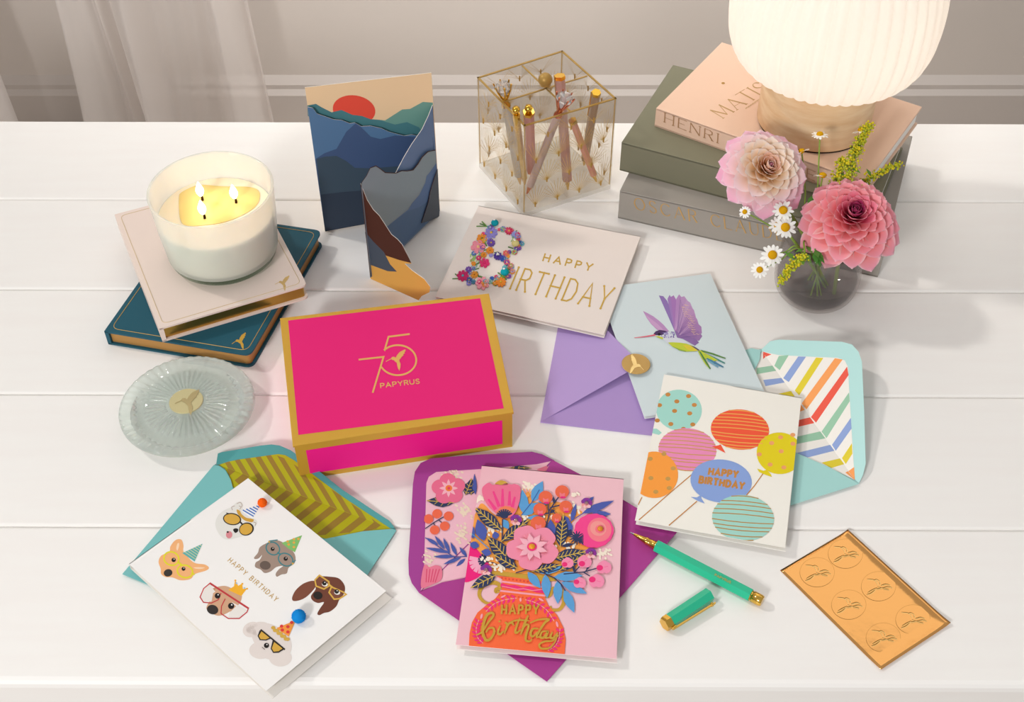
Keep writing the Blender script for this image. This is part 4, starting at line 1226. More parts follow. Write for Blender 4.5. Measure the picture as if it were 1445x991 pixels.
# poodle
a = dogart(Z5a)
for c_, rx, ry, rot in (((120, 702), 62, 50, -20), ((180, 700), 70, 50, 0), ((245, 770), 140, 95, 35), ((180, 840), 78, 58, 0), ((310, 890), 76, 58, 0), ((340, 810), 45, 80, 0), ((235, 860), 70, 40, 20)): a.ell(c_, rx, ry, 'e2d8d3', rot)
for i in range(26):
    x, y = R.uniform(90, 150), R.uniform(670, 735); a.ring((x, y), 9, 7, 2, 'd8ccc6', 0, 8)
a.poly([(412, 640), (285, 692), (320, 720), (366, 748)], 'f39a41')
for x, y in ((318, 680), (360, 683), (385, 655), (323, 705), (360, 718)): a.ell((x, y), 12, 11, 'dc3b3a', n=12)
for i in range(9): a.ell((262 + i * 12, 690 + i * 9.5 + (i % 2) * 8), 15, 12, 'd2a94a', n=10)
a.poly([(172, 706), (255, 758), (215, 775), (172, 772), (158, 745)], BK); a.poly([(258, 775), (338, 832), (300, 856), (262, 858), (245, 830)], BK)
a.poly([(185, 712), (248, 752), (212, 768), (178, 766), (166, 745)], GL_); a.poly([(268, 785), (325, 828), (298, 846), (266, 850), (253, 828)], GL_)
a.line([(180, 704), (255, 765), (338, 834)], 10, BK)
eye(a, 217, 808, 17); a.line([(188, 820), (205, 834)], 4, '6a5f5a')
a.build('dog_picture', dog, 'pale curly dog in gold sunglasses and an orange dotted hat')
a = dogart(Z1); a.text('HAPPY BIRTHDAY', (438, 467), (620, 622), (13, -13), 2.6, ('c6a04e', 'satin'), gap=.55); a.build('gold_lettering', dog)
for z, x, y, r, col in ((Z4a, 992, 122, .0040, 'ff6a1f'), (Z5a, 432, 614, .0056, '1f8fe0')):
    p = dp.hit(z([(x, y)])[0], r * .8)
    m = MB(); m.ball(p, r, (col, 'felt'), 20, 14)
    rr = random.Random(4)
    for k in range(260):
        v = Vector((rr.gauss(0, 1), rr.gauss(0, 1), rr.gauss(0, 1))).normalized()
        if v.z < -.6: continue
        q = p + v * r * rr.uniform(1.03, 1.14)
        t = v.orthogonal().normalized() * .0003
        m.add([p + v * r * .9 + t, p + v * r * .9 - t, q], [(0, 1, 2)], (col, 'felt'))
    m.build('pompom', dog, 'fuzzy orange pompom' if col[0] == 'f' else 'fuzzy blue pompom')

# ================================================================== VASE-OF-FLOWERS CARD
fq = [(680, 657), (880, 676), (870, 930), (643, 910)]
flo, fpl, _q = card('bouquet_card', 'pink card with a paper-flower bouquet in an orange vase, lying over the magenta envelope', fq, .0100, .0062, 'f0c0ca', shift=(.0006, -.0016), edge='f6ece8')
ZA, ZBm = zt(640, 650, .17301), zt(640, 780, .17301)
B2A = lambda pts: [(x, y + 751.4) for x, y in pts]
NV, VE, HP_, LB, IND, ORG = '2c375c', 'd3b04d', 'ee3f86', '5b9fd6', '4c5cab', 'f6a24c'
a = Art(fpl, clip=fq, z=ZA)
a.poly([(185, 420), (235, 350), (350, 450), (480, 430), (560, 300), (620, 255), (650, 330), (760, 345), (860, 340), (1000, 395), (1050, 430), (960, 520), (965, 640), (1110, 712), (960, 760), (1015, 840), (970, 905), (800, 945), (520, 925), (310, 900), (190, 800), (130, 640), (150, 500)], ORG, True)
rr = random.Random(11)
for cx_, cy_, sx_, sy_, n in ((610, 210, 50, 45, 34), (1000, 385, 50, 30, 22), (210, 320, 25, 25, 14), (320, 570, 60, 50, 26), (1225, 765, 55, 28, 26), (380, 870, 80, 35, 30), (580, 460, 25, 20, 10), (930, 700, 60, 25, 16), (300, 800, 45, 25, 14), (820, 470, 40, 30, 6), (990, 280, 25, 20, 8)):
    for k in range(n):
        a.ell((cx_ + rr.gauss(0, sx_ * .6), cy_ + rr.gauss(0, sy_ * .6)), 13, 9, 'f7ead8', rr.uniform(20, 80), 9)
for k in range(10):
    a.line([(600, 300), (565 + k * 10, 230 + (k % 3) * 18)], 5, ORG)
for b_, t_, w, col in (((575, 435), (562, 238), 85, LB), ((640, 335), (728, 168), 90, LB), ((560, 445), (690, 345), 85, LB), ((600, 470), (735, 462), 40, LB), ((400, 480), (450, 560), 60, LB), ((760, 360), (690, 330), 30, LB),
                       ((1050, 430), (1310, 328), 62, IND), ((1130, 430), (1285, 438), 46, IND), ((1090, 345), (1145, 295), 30, IND), ((960, 500), (1000, 350), 40, IND), ((250, 655), (195, 480), 95, IND), ((350, 640), (335, 580), 60, IND), ((210, 700), (125, 680), 60, IND),
                       ((800, 640), (790, 480), 80, IND), ((930, 520), (900, 450), 60, IND), ((960, 590), (920, 480), 60, IND), ((160, 640), (140, 510), 50, IND), ((930, 620), (960, 560), 50, NV), ((310, 760), (225, 740), 60, IND), ((880, 700), (985, 680), 30, NV)):
    a.leaf(b_, t_, w, col)
a.line([(555, 445), (640, 340), (700, 240)], 8, '3d63a8'); a.line([(930, 510), (1060, 430), (1180, 380)], 7, IND); a.line([(140, 590), (290, 720)], 8, '4c8fc9'); a.line([(395, 660), (400, 480)], 9, NV)
a.build('bouquet_leaves', flo)
a = Art(fpl, clip=fq, z=ZA, base=.0013)
for b_, t_, w, n in (((390, 568), (168, 382), 105, 7), ((388, 662), (620, 478), 95, 7), ((870, 705), (897, 440), 110, 7), ((500, 862), (272, 620), 130, 8), ((810, 800), (1085, 742), 105, 7), ((520, 880), (330, 770), 90, 5), ((640, 905), (880, 850), 70, 6), ((860, 900), (1060, 770), 80, 6)):
    a.leaf(b_, t_, w, NV, VE, n, 7)
a.leaf((345, 935), (140, 1040), 95, NV, VE, 5, 7)
for p in ([(750, 560), (780, 440), (770, 350)], [(780, 410), (820, 350), (855, 300)], [(790, 385), (870, 365)], [(775, 430), (720, 440)], [(690, 560), (755, 500)], [(800, 400), (850, 460)]): a.line(p, 10, NV)
a.poly([(815, 290), (832, 330), (815, 350), (806, 320)], NV); a.poly([(800, 400), (830, 405), (805, 430), (785, 428)], NV)
for x, y, r in ((750, 300, 56), (885, 255, 56), (705, 398, 54), (915, 376, 52), (840, 468, 40), (690, 512, 62)):
    a.ell((x, y), r, r * .93, 'ea6848'); a.poly([(x - r * .35, y + r * .1), (x, y + r * .3), (x + r * .4, y + r * .2), (x + r * .35, y + r * .75), (x, y + r * .93), (x - r * .3, y + r * .7)], 'f07a86', True)
    a.ell((x + r * .15, y + r * .82), r * .42, r * .16, 'e2297a')
a.build('printed_berries', flo)
# raised paper tulip
def flower_part(name, lift, fn, label=None, shadow=.0012):
    a = Art(fpl, z=ZA, base=lift)
    fn(a)
    return a.build(name, flo, label)
def tulip(a):
    out = [(232, 235), (255, 200), (290, 182), (320, 200), (350, 192), (390, 200), (425, 186), (470, 196), (500, 192), (542, 215), (545, 290), (530, 360), (500, 430), (450, 465), (400, 465), (345, 425), (285, 370), (245, 300)]
    a.poly([(340, 195), (375, 163), (425, 172), (440, 200)], 'cfa545', True)
    pp = [fpl.hit(q, a.off) for q in ZA(smooth_pts(out))]
    a.mb.prism(pp, -fpl.n * .0005, 'ee7296')
    a.off += .00003
    for x0, y0, x1, y1 in ((285, 320, 340, 395), (325, 255, 370, 370), (400, 235, 400, 370), (458, 255, 455, 360), (500, 300, 480, 375)):
        a.line([(x0, y0), (x1, y1)], 26, 'f0448c', taper=lambda t: .6 + .5 * t)
    a.poly([(345, 425), (380, 385), (420, 370), (470, 380), (510, 400), (450, 465), (400, 465)], 'f0805c')
    for k in range(9):
        an = math.radians(-165 + 17 * k); a.line([(415, 460), (415 + 66 * math.cos(an), 462 + 62 * math.sin(an))], 14, NV)
    a.ell((415, 458), 30, 16, NV)
flower_part('paper_tulip', .0018, tulip, 'raised pink paper tulip')
def pompon(a):
    n = 40; out = []
    for k in range(n):
        an = 2 * math.pi * k / n
        w = 1 + .02 * math.sin(k * 2.3)
        out.append((1145 + 160 * w * math.cos(an), 572 + 138 * w * math.sin(an)))
    a.mb.prism([fpl.hit(q, a.off) for q in ZA(out)], -fpl.n * .0005, 'f4468f'); a.off += .00003
    a.ell((1190, 565), 98, 98, 'f57d8c', 20); a.ell((1180, 555), 66, 60, 'f39a96', 20); a.ell((1195, 560), 40, 36, 'f4788c')
    for k in range(11):
        an = math.radians(60 + 26 * k); a.line([(1005, 625), (1005 + 60 * math.cos(an), 632 + 55 * math.sin(an))], 16, NV, taper=lambda t: 1.2 - .8 * t)
    for k in range(7): a.line([(1010, 640), (1058, 608 + k * 13)], 8, NV)
flower_part('paper_rose', .0018, pompon, 'raised hot pink round paper flower')
def big(a):
    for k in range(5):
        an = math.radians(-118 + 72 * k)
        cc = (645 + 118 * math.cos(an), 708 + 100 * math.sin(an))
        out = [(cc[0] + 102 * math.cos(t) * (1 + .04 * math.cos(5 * t)), cc[1] + 88 * math.sin(t) * (1 + .04 * math.cos(5 * t))) for t in [2 * math.pi * i / 30 for i in range(30)]]
        a.mb.prism([fpl.hit(q, a.off + k * .00004) for q in ZA(out)], -fpl.n * .0004, 'f18fab')
    a.off += .0003
    a.ell((645, 708), 110, 95, 'f18fab')
    for k in range(5):
        for j in (-1, 0, 1):
            an = math.radians(-118 + 72 * k + 9 * j); a.line([(645, 706), (645 + 135 * math.cos(an), 706 + 118 * math.sin(an))], 7, 'f49383', taper=lambda t: 1 - .8 * t)
flower_part('paper_blossom', .0022, big, 'large raised pink paper blossom')
def star(a):
    for k in range(9):
        an = math.radians(-100 + 40 * k)
        dx, dy = math.cos(an), math.sin(an)
        p = [(640 - dy * 14 + dx * 20, 705 + dx * 14 + dy * 18), (640 + dx * 80 - dy * 25, 705 + dy * 70 + dx * 22), (640 + dx * 132, 705 + dy * 112), (640 + dx * 80 + dy * 25, 705 + dy * 70 - dx * 22), (640 + dy * 14 + dx * 20, 705 - dx * 14 + dy * 18)]
        a.mb.prism([fpl.hit(q, a.off + .0006 * (i in (1, 2, 3))) for i, q in enumerate(ZA(p))], -fpl.n * .0003, 'f6b4c4')
    a.off += .0005
    a.ell((640, 703), 40, 35, 'f0347f')
    p = fpl.hit(ZA([(640, 702)])[0], a.off); a.mb.ball(p, .0030, ('e59a14', 'plastic'), 8, 5, (1, 1, .5))
flower_part('paper_star', .0034, star, 'pale pink star flower with an amber gem')
m = MB(); p = fpl.hit(ZA([(1197, 556)])[0], .0024); m.ball(p, .0027, ('d98a12', 'plastic'), 8, 5, (1, 1, .6)); m.build('gem', flo, 'amber gem')
for x, y, s_ in ((508, 487, 1), (1085, 347, .95), (1120, 757, .95), (265, 893, 1)):
    a = Art(fpl, z=ZA, base=.0019)
    for k in range(5):
        an = math.radians(-150 + 38 * k); a.ell((x + 28 * s_ * math.cos(an), y + 26 * s_ * math.sin(an)), 22 * s_, 20 * s_, ('8f2f93', '7a3a9c')[k % 2])
    for k in range(4): a.ell((x - 26 + k * 15, y + 16 + (k % 2) * 12), 17 * s_, 14 * s_, ('f29a9a', 'f6c0c4')[k % 2])
    p = fpl.hit(ZA([(x, y)])[0], .0022); a.mb.ball(p, .0020, ('f6d3d6', 'gem'), 8, 5, (1, 1, .6))
    a.build('jewelled_flower', flo)
a = Art(fpl, clip=fq, z=ZBm, base=.00025)
# hot pink corner flower
a.poly([(112, -20), (150, -60), (215, 0), (300, 120), (240, 170), (180, 215), (90, 240), (70, 150)], 'ee1f7c', True)
for k in range(6):
    an = math.radians(195 - 24 * k); a.line([(230, 60), (230 + 95 * math.cos(an), 70 + 95 * math.sin(-an) * -1)], 32, 'f3a9c4', taper=lambda t: .7 + .3 * t)
for k in range(7):
    an = math.radians(100 + 22 * k); a.line([(265, 70), (265 + 62 * math.cos(an), 65 - 62 * math.sin(an) * .9)], 16, NV)
a.line([(265, 75), (330, 85), (385, 115)], 8, NV)
a.build('printed_corner_flower', flo)
a = Art(fpl, clip=fq, z=ZBm, base=.0005)
OC, HPK, LP = 'f76a3c', 'ee2f78', 'f7a3b2'
G2 = ('cda23f', 'satin')
for pts in ([(372, 318), (345, 322), (345, 300), (372, 290), (370, 262), (330, 245), (275, 255), (225, 290), (210, 345), (235, 390), (280, 415), (310, 408)], [(738, 345), (760, 360), (790, 345), (805, 300), (850, 290), (885, 315), (898, 365), (895, 420), (860, 465), (805, 465), (790, 440)]):
    a.line(pts, 30, G2, True, taper=lambda t: .55 + .6 * math.sin(math.pi * t))
a.poly([(345, 190), (395, 215), (400, 265), (385, 315), (340, 375), (265, 430), (195, 490), (150, 570), (130, 660), (125, 760), (400, 800), (905, 850), (915, 710), (895, 610), (845, 510), (780, 440), (745, 370), (737, 300), (745, 240), (820, 230)], OC)
a.poly([(310, 152), (420, 158), (560, 175), (700, 182), (835, 205), (838, 232), (740, 238), (560, 212), (380, 188), (318, 180)], G2)
for k in range(12): a.ell((395 + k * 30, 208 + k * 4.2), 9, 8, 'e2483c', n=10)
a.line([(392, 236), (560, 258), (742, 282)], 15, LP); a.line([(383, 312), (560, 332), (748, 352)], 15, LP)
a.line([(392, 265), (450, 282), (500, 280), (560, 300), (620, 290), (680, 312), (738, 318)], 30, HPK)
a.line([(395, 275), (450, 285), (520, 300), (570, 295), (640, 310), (735, 300)], 5, LP)
for k in range(12): a.ell((372 + k * 32, 345 + k * 3.5), 8, 7, 'e2483c', n=10)
def laurel(path, n):
    pts = smooth_pts(path, False, 5)
    a.line(pts, 6, 'f5a7ad')
    for i in range(1, len(pts) - 1, max(1, len(pts) // n)):
        x, y = pts[i]; dx, dy = pts[i + 1][0] - pts[i - 1][0], pts[i + 1][1] - pts[i - 1][1]
        L = math.hypot(dx, dy); dx, dy = dx / L, dy / L
        for sg in (-1, 1):
            a.leaf((x, y), (x + dx * 30 - sg * dy * 34, y + dy * 30 + sg * dx * 34), 20, HPK)
laurel([(515, 372), (420, 385), (330, 420), (265, 480)], 8); laurel([(585, 385), (670, 410), (760, 470), (820, 560)], 8)
laurel([(240, 740), (195, 690), (185, 620), (205, 550)], 6); laurel([(770, 800), (830, 760), (860, 700), (868, 620)], 6)
a.ell((546, 385), 9, 16, LP); a.ell((228, 520), 9, 22, LP, 15); a.ell((845, 585), 9, 24, LP, -15); a.ell((405, 358), 22, 7, LP, -25); a.ell((715, 385), 24, 8, LP, 30)
a.build('printed_vase', flo)
a = Art(fpl, clip=fq, z=ZBm, base=.00125)
for b_, t_, w in (((690, 165), (905, 115), 62), ((820, 200), (1055, 188), 80), ((605, 158), (712, 292), 72), ((748, 178), (765, 372), 80), ((850, 228), (850, 420), 76), ((878, 242), (1090, 335), 72), ((902, 300), (985, 492), 78)):
    a.leaf(b_, t_, w, LB)
for p in ([(700, 150), (820, 205), (880, 260), (910, 310)], [(770, 165), (900, 125)], [(510, 165), (600, 140), (680, 150)], [(900, 175), (1060, 160), (1170, 128)], [(985, 160), (1030, 110)], [(1060, 160), (1110, 190)], [(980, 150), (970, 110)], [(1040, 200), (1010, 230)], [(1080, 150), (1110, 100)]):
    a.line(p, 9, NV)
a.poly([(965, 110), (990, 120), (1000, 160), (980, 158)], NV); a.poly([(1125, 88), (1105, 125), (1080, 145), (1090, 110)], NV)
a.build('printed_sprigs', flo)
for x, y, r, dx, dy in ((930, 82, 52, -.8, .55), (1068, 72, 62, -.6, .6), (1228, 118, 64, -1, .2), (1168, 230, 66, -1, -.3), (1030, 245, 54, -.9, -.2)):
    a = Art(fpl, clip=fq, z=ZBm, base=.0017)
    for k in range(3): a.ell((x + (k - 1) * r * .32, y - r * .12 + abs(k - 1) * r * .2), r * .62, r * .72, 'f48fb2')
    a.ell((x + dx * r * .55, y + dy * r * .5), r * .42, r * .36, 'ec2d78'); a.line([(x, y), (x - dx * r * .5, y - dy * r * .4)], 5, 'f26a9c')
    a.build('paper_bud', flo)
a = Art(fpl, clip=fq, z=ZBm, base=.0016)
a.text('HAPPY', (392, 500), (690, 500), (4, -70), 15, G2, gap=.5)
S = lambda p, w=20: a.line(p, w * .78, G2, True, taper=lambda t: .65 + .6 * math.sin(math.pi * t))
S([(190, 672), (235, 645), (280, 575), (325, 515), (310, 492), (272, 512), (245, 580), (238, 650), (262, 712), (300, 705), (330, 655), (325, 618), (290, 618), (265, 650)], 24)
S([(380, 600), (362, 650), (378, 668), (408, 640)]); a.ell((375, 562), 9, 8, G2)
S([(420, 570), (438, 592), (415, 660)]); S([(430, 618), (455, 578), (478, 574), (490, 594)])
S([(540, 535), (505, 635), (515, 655), (548, 630)]); S([(455, 572), (520, 552), (615, 556)], 15)
S([(608, 515), (580, 580), (548, 668)], 22); S([(555, 640), (590, 590), (612, 600), (592, 670), (590, 715), (620, 725), (640, 705)])
S([(625, 575), (690, 548), (775, 545), (745, 572), (700, 640), (678, 690), (715, 680)]); S([(690, 622), (650, 622), (628, 660), (645, 686), (682, 650)])
S([(765, 640), (722, 648), (708, 690), (738, 692), (768, 650), (755, 695), (790, 690)])
S([(805, 650), (790, 688), (812, 698), (848, 655)]); S([(848, 655), (830, 725), (780, 778), (715, 782), (700, 750), (745, 725), (810, 718), (860, 672)], 17)
a.build('gold_lettering', flo)

# ================================================================== GREEN PEN AND ITS CAP
GR = ('1fb98e', 'plastic'); GM = ('e6b956', 'metal')
ph = .0058
def along(p, q, t): return p + (q - p) * t
A_, B_ = at(889, 752.6, ph), at(1076, 849, ph)
A_ = A_ + UP * .0012
pen = thing('pen', 'uncapped emerald green hexagonal pen with gold ends, its tip over the magenta envelope', 'pen', (*along(A_, B_, .5).xy, TZ))
axp = (B_ - A_).normalized()
m = MB(); m.tube([along(A_, B_, .205), along(A_, B_, .915)], .0056, GR, 6, smooth=False, rot=math.pi / 6); bo = m.build('barrel', pen)
m = MB(); m.tube([along(A_, B_, t) for t in (.03, .12, .125, .14, .145, .17, .195, .2, .207)], [.0010, .0028, .0032, .0032, .0028, .0033, .0036, .0042, .0042], GM, 24); m.build('grip', pen, 'gold tapered grip')
m = MB(); m.tube([along(A_, B_, t) for t in (-.002, .012, .03)], [.0003, .0006, .0009], ('c9c9cf', 'metal'), 12); m.build('nib', pen)
m = MB(); m.tube([along(A_, B_, t) for t in (.915, .93, .931, .985, 1.0)], [.0044, .0044, .0048, .0048, .0042], GM, 24); m.build('end_cap', pen, 'gold end cap')
ZP = zt(870, 720, .19172)
a = Art(level(ph + .0064), z=ZP, base=0); a.text('PAPYRUS', (722, 484), (838, 540), (5, -15), 3.5, ('b79d3c', 'ink'), gap=.35); a.build('lettering', pen)
cA, cB = at(937, 882, ph), at(1001, 839.5, ph)
cap = thing('pen_cap', 'loose emerald green pen cap with a gold clip, beside the green pen', 'pen cap', (*along(cA, cB, .5).xy, TZ))
m = MB(); m.tube([along(cA, cB, .12), along(cA, cB, 1)], .0060, ('25bd92', 'plastic'), 6, smooth=False, rot=.12); m.build('cap_barrel', cap)
m = MB(); m.tube([along(cA, cB, t) for t in (0, .04, .121)], [.0056, .0062, .0062], GM, 6, smooth=False, rot=.12); m.build('cap_end', cap, 'gold end of the cap')
ac = (cB - cA).normalized(); sd = Vector((ac.y, -ac.x, 0))
m = MB(); q0 = along(cA, cB, .08) + sd * .0068; q1 = along(cA, cB, .97) + sd * .0082
m.box(q0 - UP * .0012, q1 - q0, UP * .0024, sd * .0009, GM); m.tube([q1 - ac * .003 - sd * .0012, q1 - ac * .003 + sd * .0012], .0016, GM, 12); m.box(along(cA, cB, .06) + sd * .004 - UP * .0012, ac * .004, UP * .0024, sd * .0035, GM)
m.build('clip', cap, 'gold clip')

# ================================================================== GOLD STICKER SHEET
Z7s = zt(1080, 730, .2322)
sq = [(1196, 748.6), (1340.5, 881.4), (1243, 946), (1101, 805)]
q = quad(sq, .0008); c = mid(q)
sheet = thing('sticker_sheet', 'shiny gold sheet of six round seals lying at lower right', 'sticker sheet', (*c.xy, TZ))
m = MB(); n1, n2 = 40, 28
vs, fs = [], []
def curl(u, v):
    e = 0
    if u > .84: e += (u - .84) ** 2 * .05
    if v < .12: e += (.12 - v) ** 2 * .10
    return e
for i in range(n1 + 1):
    for j in range(n2 + 1):
        u, v = i / n1, j / n2
        p = (q[0] * (1 - u) + q[1] * u) * (1 - v) + (q[3] * (1 - u) + q[2] * u) * v
        vs.append(p + UP * curl(u, v))
for i in range(n1):
    for j in range(n2):
        k = i * (n2 + 1) + j
        fs.append((k, k + 1, k + n2 + 2, k + n2 + 1))
m.add(vs, fs, ('f6b66c', 'mirror'), True)
so = m.build('backing_sheet', sheet)
md_ = so.modifiers.new('solid', 'SOLIDIFY'); md_.thickness = .0004; md_.offset = -1
for x, y in ((315, 335), (487, 222), (688, 420), (507, 532), (897, 622), (717, 732)):
    a = Art(level(.0009), z=Z7s, base=.00005)
    a.ell((x, y), 106, 90, ('c08d45', 'foil')); a.ell((x, y), 104.5, 88.5, ('f6b66c', 'mirror'))
    dk = ('94682f', 'metal'); hi = ('f6cd84', 'metal')
    for pts in ([(-70, -45), (-25, -38), (-5, -10)], [(-28, -36), (-15, -42), (5, -30), (8, -12)], [(-72, 50), (-45, 40), (-20, 20)], [(-66, 38), (-40, 22), (-10, 8)], [(-5, 0), (20, 10), (55, 2), (82, 8)], [(15, -6), (45, -14), (70, -6)], [(28, 14), (50, 18), (62, 20)], [(-20, 10), (-5, 14), (18, 8)]):
        a.line([(x + p[0], y + p[1]) for p in pts], 5.5, dk, True, taper=lambda t: .4 + .6 * math.sin(math.pi * t))
        a.line([(x + p[0] + 3, y + p[1] + 4) for p in pts], 3.5, hi, True)
    a.build('seal', sheet)

# ================================================================== CLEAR PEN HOLDER
Lp, Bp, Rp, Fp = Vector((-.0375, 1.1385, 0)), Vector((.0555, 1.1920, 0)), Vector((.1095, 1.0985, 0)), Vector((.0125, 1.0485, 0))
HHt = .118
cH = (Lp + Bp + Rp + Fp) / 4
ph_ = thing('pen_holder', 'square clear acrylic pen holder printed with gold fans, dividers crossing inside', 'pen holder', (cH.x, cH.y, TZ))
ZV = lambda p, z: Vector((p.x, p.y, TZ + z))
GR_ = ('a98848', 'satin')
CL = ('fcfbf9', 'clear')
m = MB(); ins = lambda p, k: p + (cH - p) * k
m.prism([ZV(p, .006) for p in (Lp, Bp, Rp, Fp)], (0, 0, -.0055), ('faf9f7', 'frost')); m.build('base', ph_)
walls = [(Lp, Bp), (Bp, Rp), (Rp, Fp), (Fp, Lp)]
for p, r_ in walls:
    u = (r_ - p).normalized(); n = Vector((-u.y, u.x, 0)); n = n if n.dot(cH - p) > 0 else -n
    m = MB(); m.prism([ZV(p, HHt), ZV(r_, HHt), ZV(r_, .0062), ZV(p, .0062)], n * .0022, CL); wo = m.build('wall', ph_)
    m = MB()
    L = (r_ - p).length
    for row in range(4):
        for k in range(4):
            xx = L * (.12 + .25 * k + (.125 if row % 2 else 0)); zz_ = .012 + row * .029
            if xx > L * .97: continue
            o_ = p + u * xx - n * .0003
            m.tube([ZV(o_, zz_ - .002), ZV(o_, zz_ + .004)], .0009, ('b9924a', 'satin'), 5)
            for j in range(13):
                an = math.radians(-62 + 124 * j / 12); ln = .027 * (1 - .15 * abs(j - 6) / 6)
                e_ = o_ + u * math.sin(an) * ln; z2 = zz_ + math.cos(an) * ln
                if (e_ - p).dot(u) < 0 or (e_ - p).dot(u) > L or z2 > HHt: continue
                m.add([ZV(o_, zz_), ZV(o_ + u * .0006, zz_), ZV(e_ + u * .00036, z2), ZV(e_, z2)], [(0, 1, 2, 3)], ('c8a866', 'ink'))
    m.build('gold_fan_print', wo)
    m = MB(); m.box(ZV(p, HHt), u * L, n * .0022, UP * .0009, GR_); m.build('gilt_rim', ph_)
for p in (Lp, Bp, Rp, Fp):
    pin = ins(p, .02)
    m = MB(); m.tube([ZV(pin, .0065), ZV(pin, HHt)], .0006, ('c3a25e', 'satin'), 6); m.build('corner_line', ph_)
mLB, mRF, mBR, mLF = (Lp + Bp) / 2, (Rp + Fp) / 2, (Bp + Rp) / 2, (Lp + Fp) / 2
for p, r_ in ((mLB, mRF), (mBR, mLF)):
    p2, q2 = p + (r_ - p) * .025, r_ + (p - r_) * .025
    u = (q2 - p2).normalized(); n = Vector((-u.y, u.x, 0))
    m = MB(); m.prism([ZV(p2, HHt - .001), ZV(q2, HHt - .001), ZV(q2, .0062), ZV(p2, .0062)], n * .0018, CL)
    do = m.build('divider', ph_)
    m = MB(); m.box(ZV(p2, HHt - .001), q2 - p2, n * .0018, UP * .0008, GR_); m.build('gilt_edge', do)
m = MB(); m.tube([ZV(cH, .100), ZV(cH, HHt + .004)], .0062, CL, 20); m.build('knob_stem', ph_)
m = MB(); m.lathe(ZV(cH, HHt + .004), [(.0001, 0), (.0058, 0), (.0062, .0015), (.0052, .003), (.0001, .0032)], ('b9924a', 'satin'), 32); m.ball(ZV(cH, HHt + .0100), .0076, ('ad8a4a', 'satin'), 32, 20); m.build('knob', ph_, 'brushed gold knob')

# pens standing in the holder
def inside(v, pad=.006):
    u1, u2 = (Bp - Lp), (Fp - Lp)
    d = Vector((v.x, v.y, 0)) - Lp
    a_, b_ = d.dot(u1) / u1.length, d.dot(u2) / u2.length
    a_, b_ = max(pad, min(u1.length - pad, a_)), max(pad, min(u2.length - pad, b_))
    p = Lp + u1.normalized() * a_ + u2.normalized() * b_
    return Vector((p.x, p.y, v.z))
ZH = zt(650, 50, .2625)
def hpen(kind, label, top, bot, ht, hb_, barrel, gold, rad=.0045):
    T = at(*ZH([top])[0], ht); Bm = inside(at(*ZH([bot])[0], hb_))
    Bm.z = TZ + hb_
    rt = thing('pen', label, 'pen', Bm, 'pens standing in the clear holder')
    d = (T - Bm).normalized(); L = (T - Bm).length
    P = lambda s: Bm + d * s
    m = MB(); m.tube([P(0), P(.010), P(.012)], [.0008, .0028, rad * .85], gold, 14); m.build('tip', rt)
    if kind == 'gem':
        m = MB(); m.tube([P(.012), P(L - .022)], rad, barrel, 16); m.build('barrel', rt)
        m = MB(); m.tube([P(L - .022), P(L - .019), P(L - .016), P(L - .011)], [rad * 1.1, rad * 1.1, .0030, .0038], gold, 16)
        side = d.orthogonal().normalized(); oth = d.cross(side)
        for k in range(6):
            an = math.pi / 3 * k; e_ = side * math.cos(an) + oth * math.sin(an)
            m.tube([P(L - .012) + e_ * .0030, P(L - .002) + e_ * .0076, P(L + .0055) + e_ * .0098], [.0011, .0010, .0009], gold, 6)
        m.build('setting', rt)
        m = MB(); m.lathe(P(L - .012), [(.0001, 0), (.0092, .0125), (.0094, .0142), (.0062, .0182), (.0001, .0184)], ('f6f4f3', 'gem'), 8, False, axis=d); m.build('gem', rt, 'large clear cut gem')
    else:
        m = MB(); m.tube([P(.012), P(L - .004)], rad, barrel, 6, smooth=False); m.build('barrel', rt)
        m = MB(); m.tube([P(L - .004), P(L)], [rad * 1.12, rad * 1.12], gold, 6, smooth=False); m.build('cap_end', rt)
        side = (Vector((-.6, .6, 0)) - d * d.dot(Vector((-.6, .6, 0)))).normalized()
        m = MB(); c0 = P(L - .006) + side * rad * 1.25; c1 = P(L - .042) + side * rad * 1.25
        m.tube([c0, c1], .0011, gold, 8); m.tube([c0 - side * rad * .5, c0 + side * .001], .0012, gold, 8); m.build('clip', rt)
        if kind == 'ball':
            m = MB(); m.tube([P(L), P(L + .003)], .0018, gold, 10); m.lathe(P(L + .003), [(.0001, 0), (.0035, .0005), (.0042, .003), (.0036, .0055), (.0001, .0062)], gold, 20, axis=d); m.build('finial', rt)
    return rt
GP, RG = ('e3b446', 'metal'), ('d8896a', 'metal')
hpen('gem', 'speckled clear pen with a big gem in a gold setting, leftmost in the holder', (228, 285), (325, 800), .130, .0075, ('d9d4ce', 'tint'), GP)
hpen('ball', 'slim gold pen with a domed top at the near left edge of the holder', (300, 420), (350, 800), .126, .0075, ('d8b25a', 'metal'), GP, .0035)
hpen('ball', 'pale pink hexagonal pen with gold cap and domed finial near the holder front corner', (366, 410), (385, 760), .126, .0075, ('e3bdb8', 'tint'), GP, .0055)
hpen('gem', 'mauve pen with a big gem in a rose gold setting, leaning across the front compartment', (556, 345), (362, 850), .134, .0075, ('b9a19b', 'plastic'), RG, .0042)
hpen('hex', 'pink hexagonal pen with a gold top right behind the holder knob', (532, 215), (585, 830), .142, .0075, ('e2c3bd', 'tint'), GP, .0055)
hpen('hex', 'beige pen with a gold hexagonal top in the right compartment', (730, 305), (670, 700), .128, .0075, ('cdb9a4', 'tint'), GP, .0045)
hpen('hex', 'short rose pink pen with a gold tip leaning in the front right compartment', (600, 455), (742, 790), .098, .0075, ('d99a86', 'plastic'), GP, .0042)

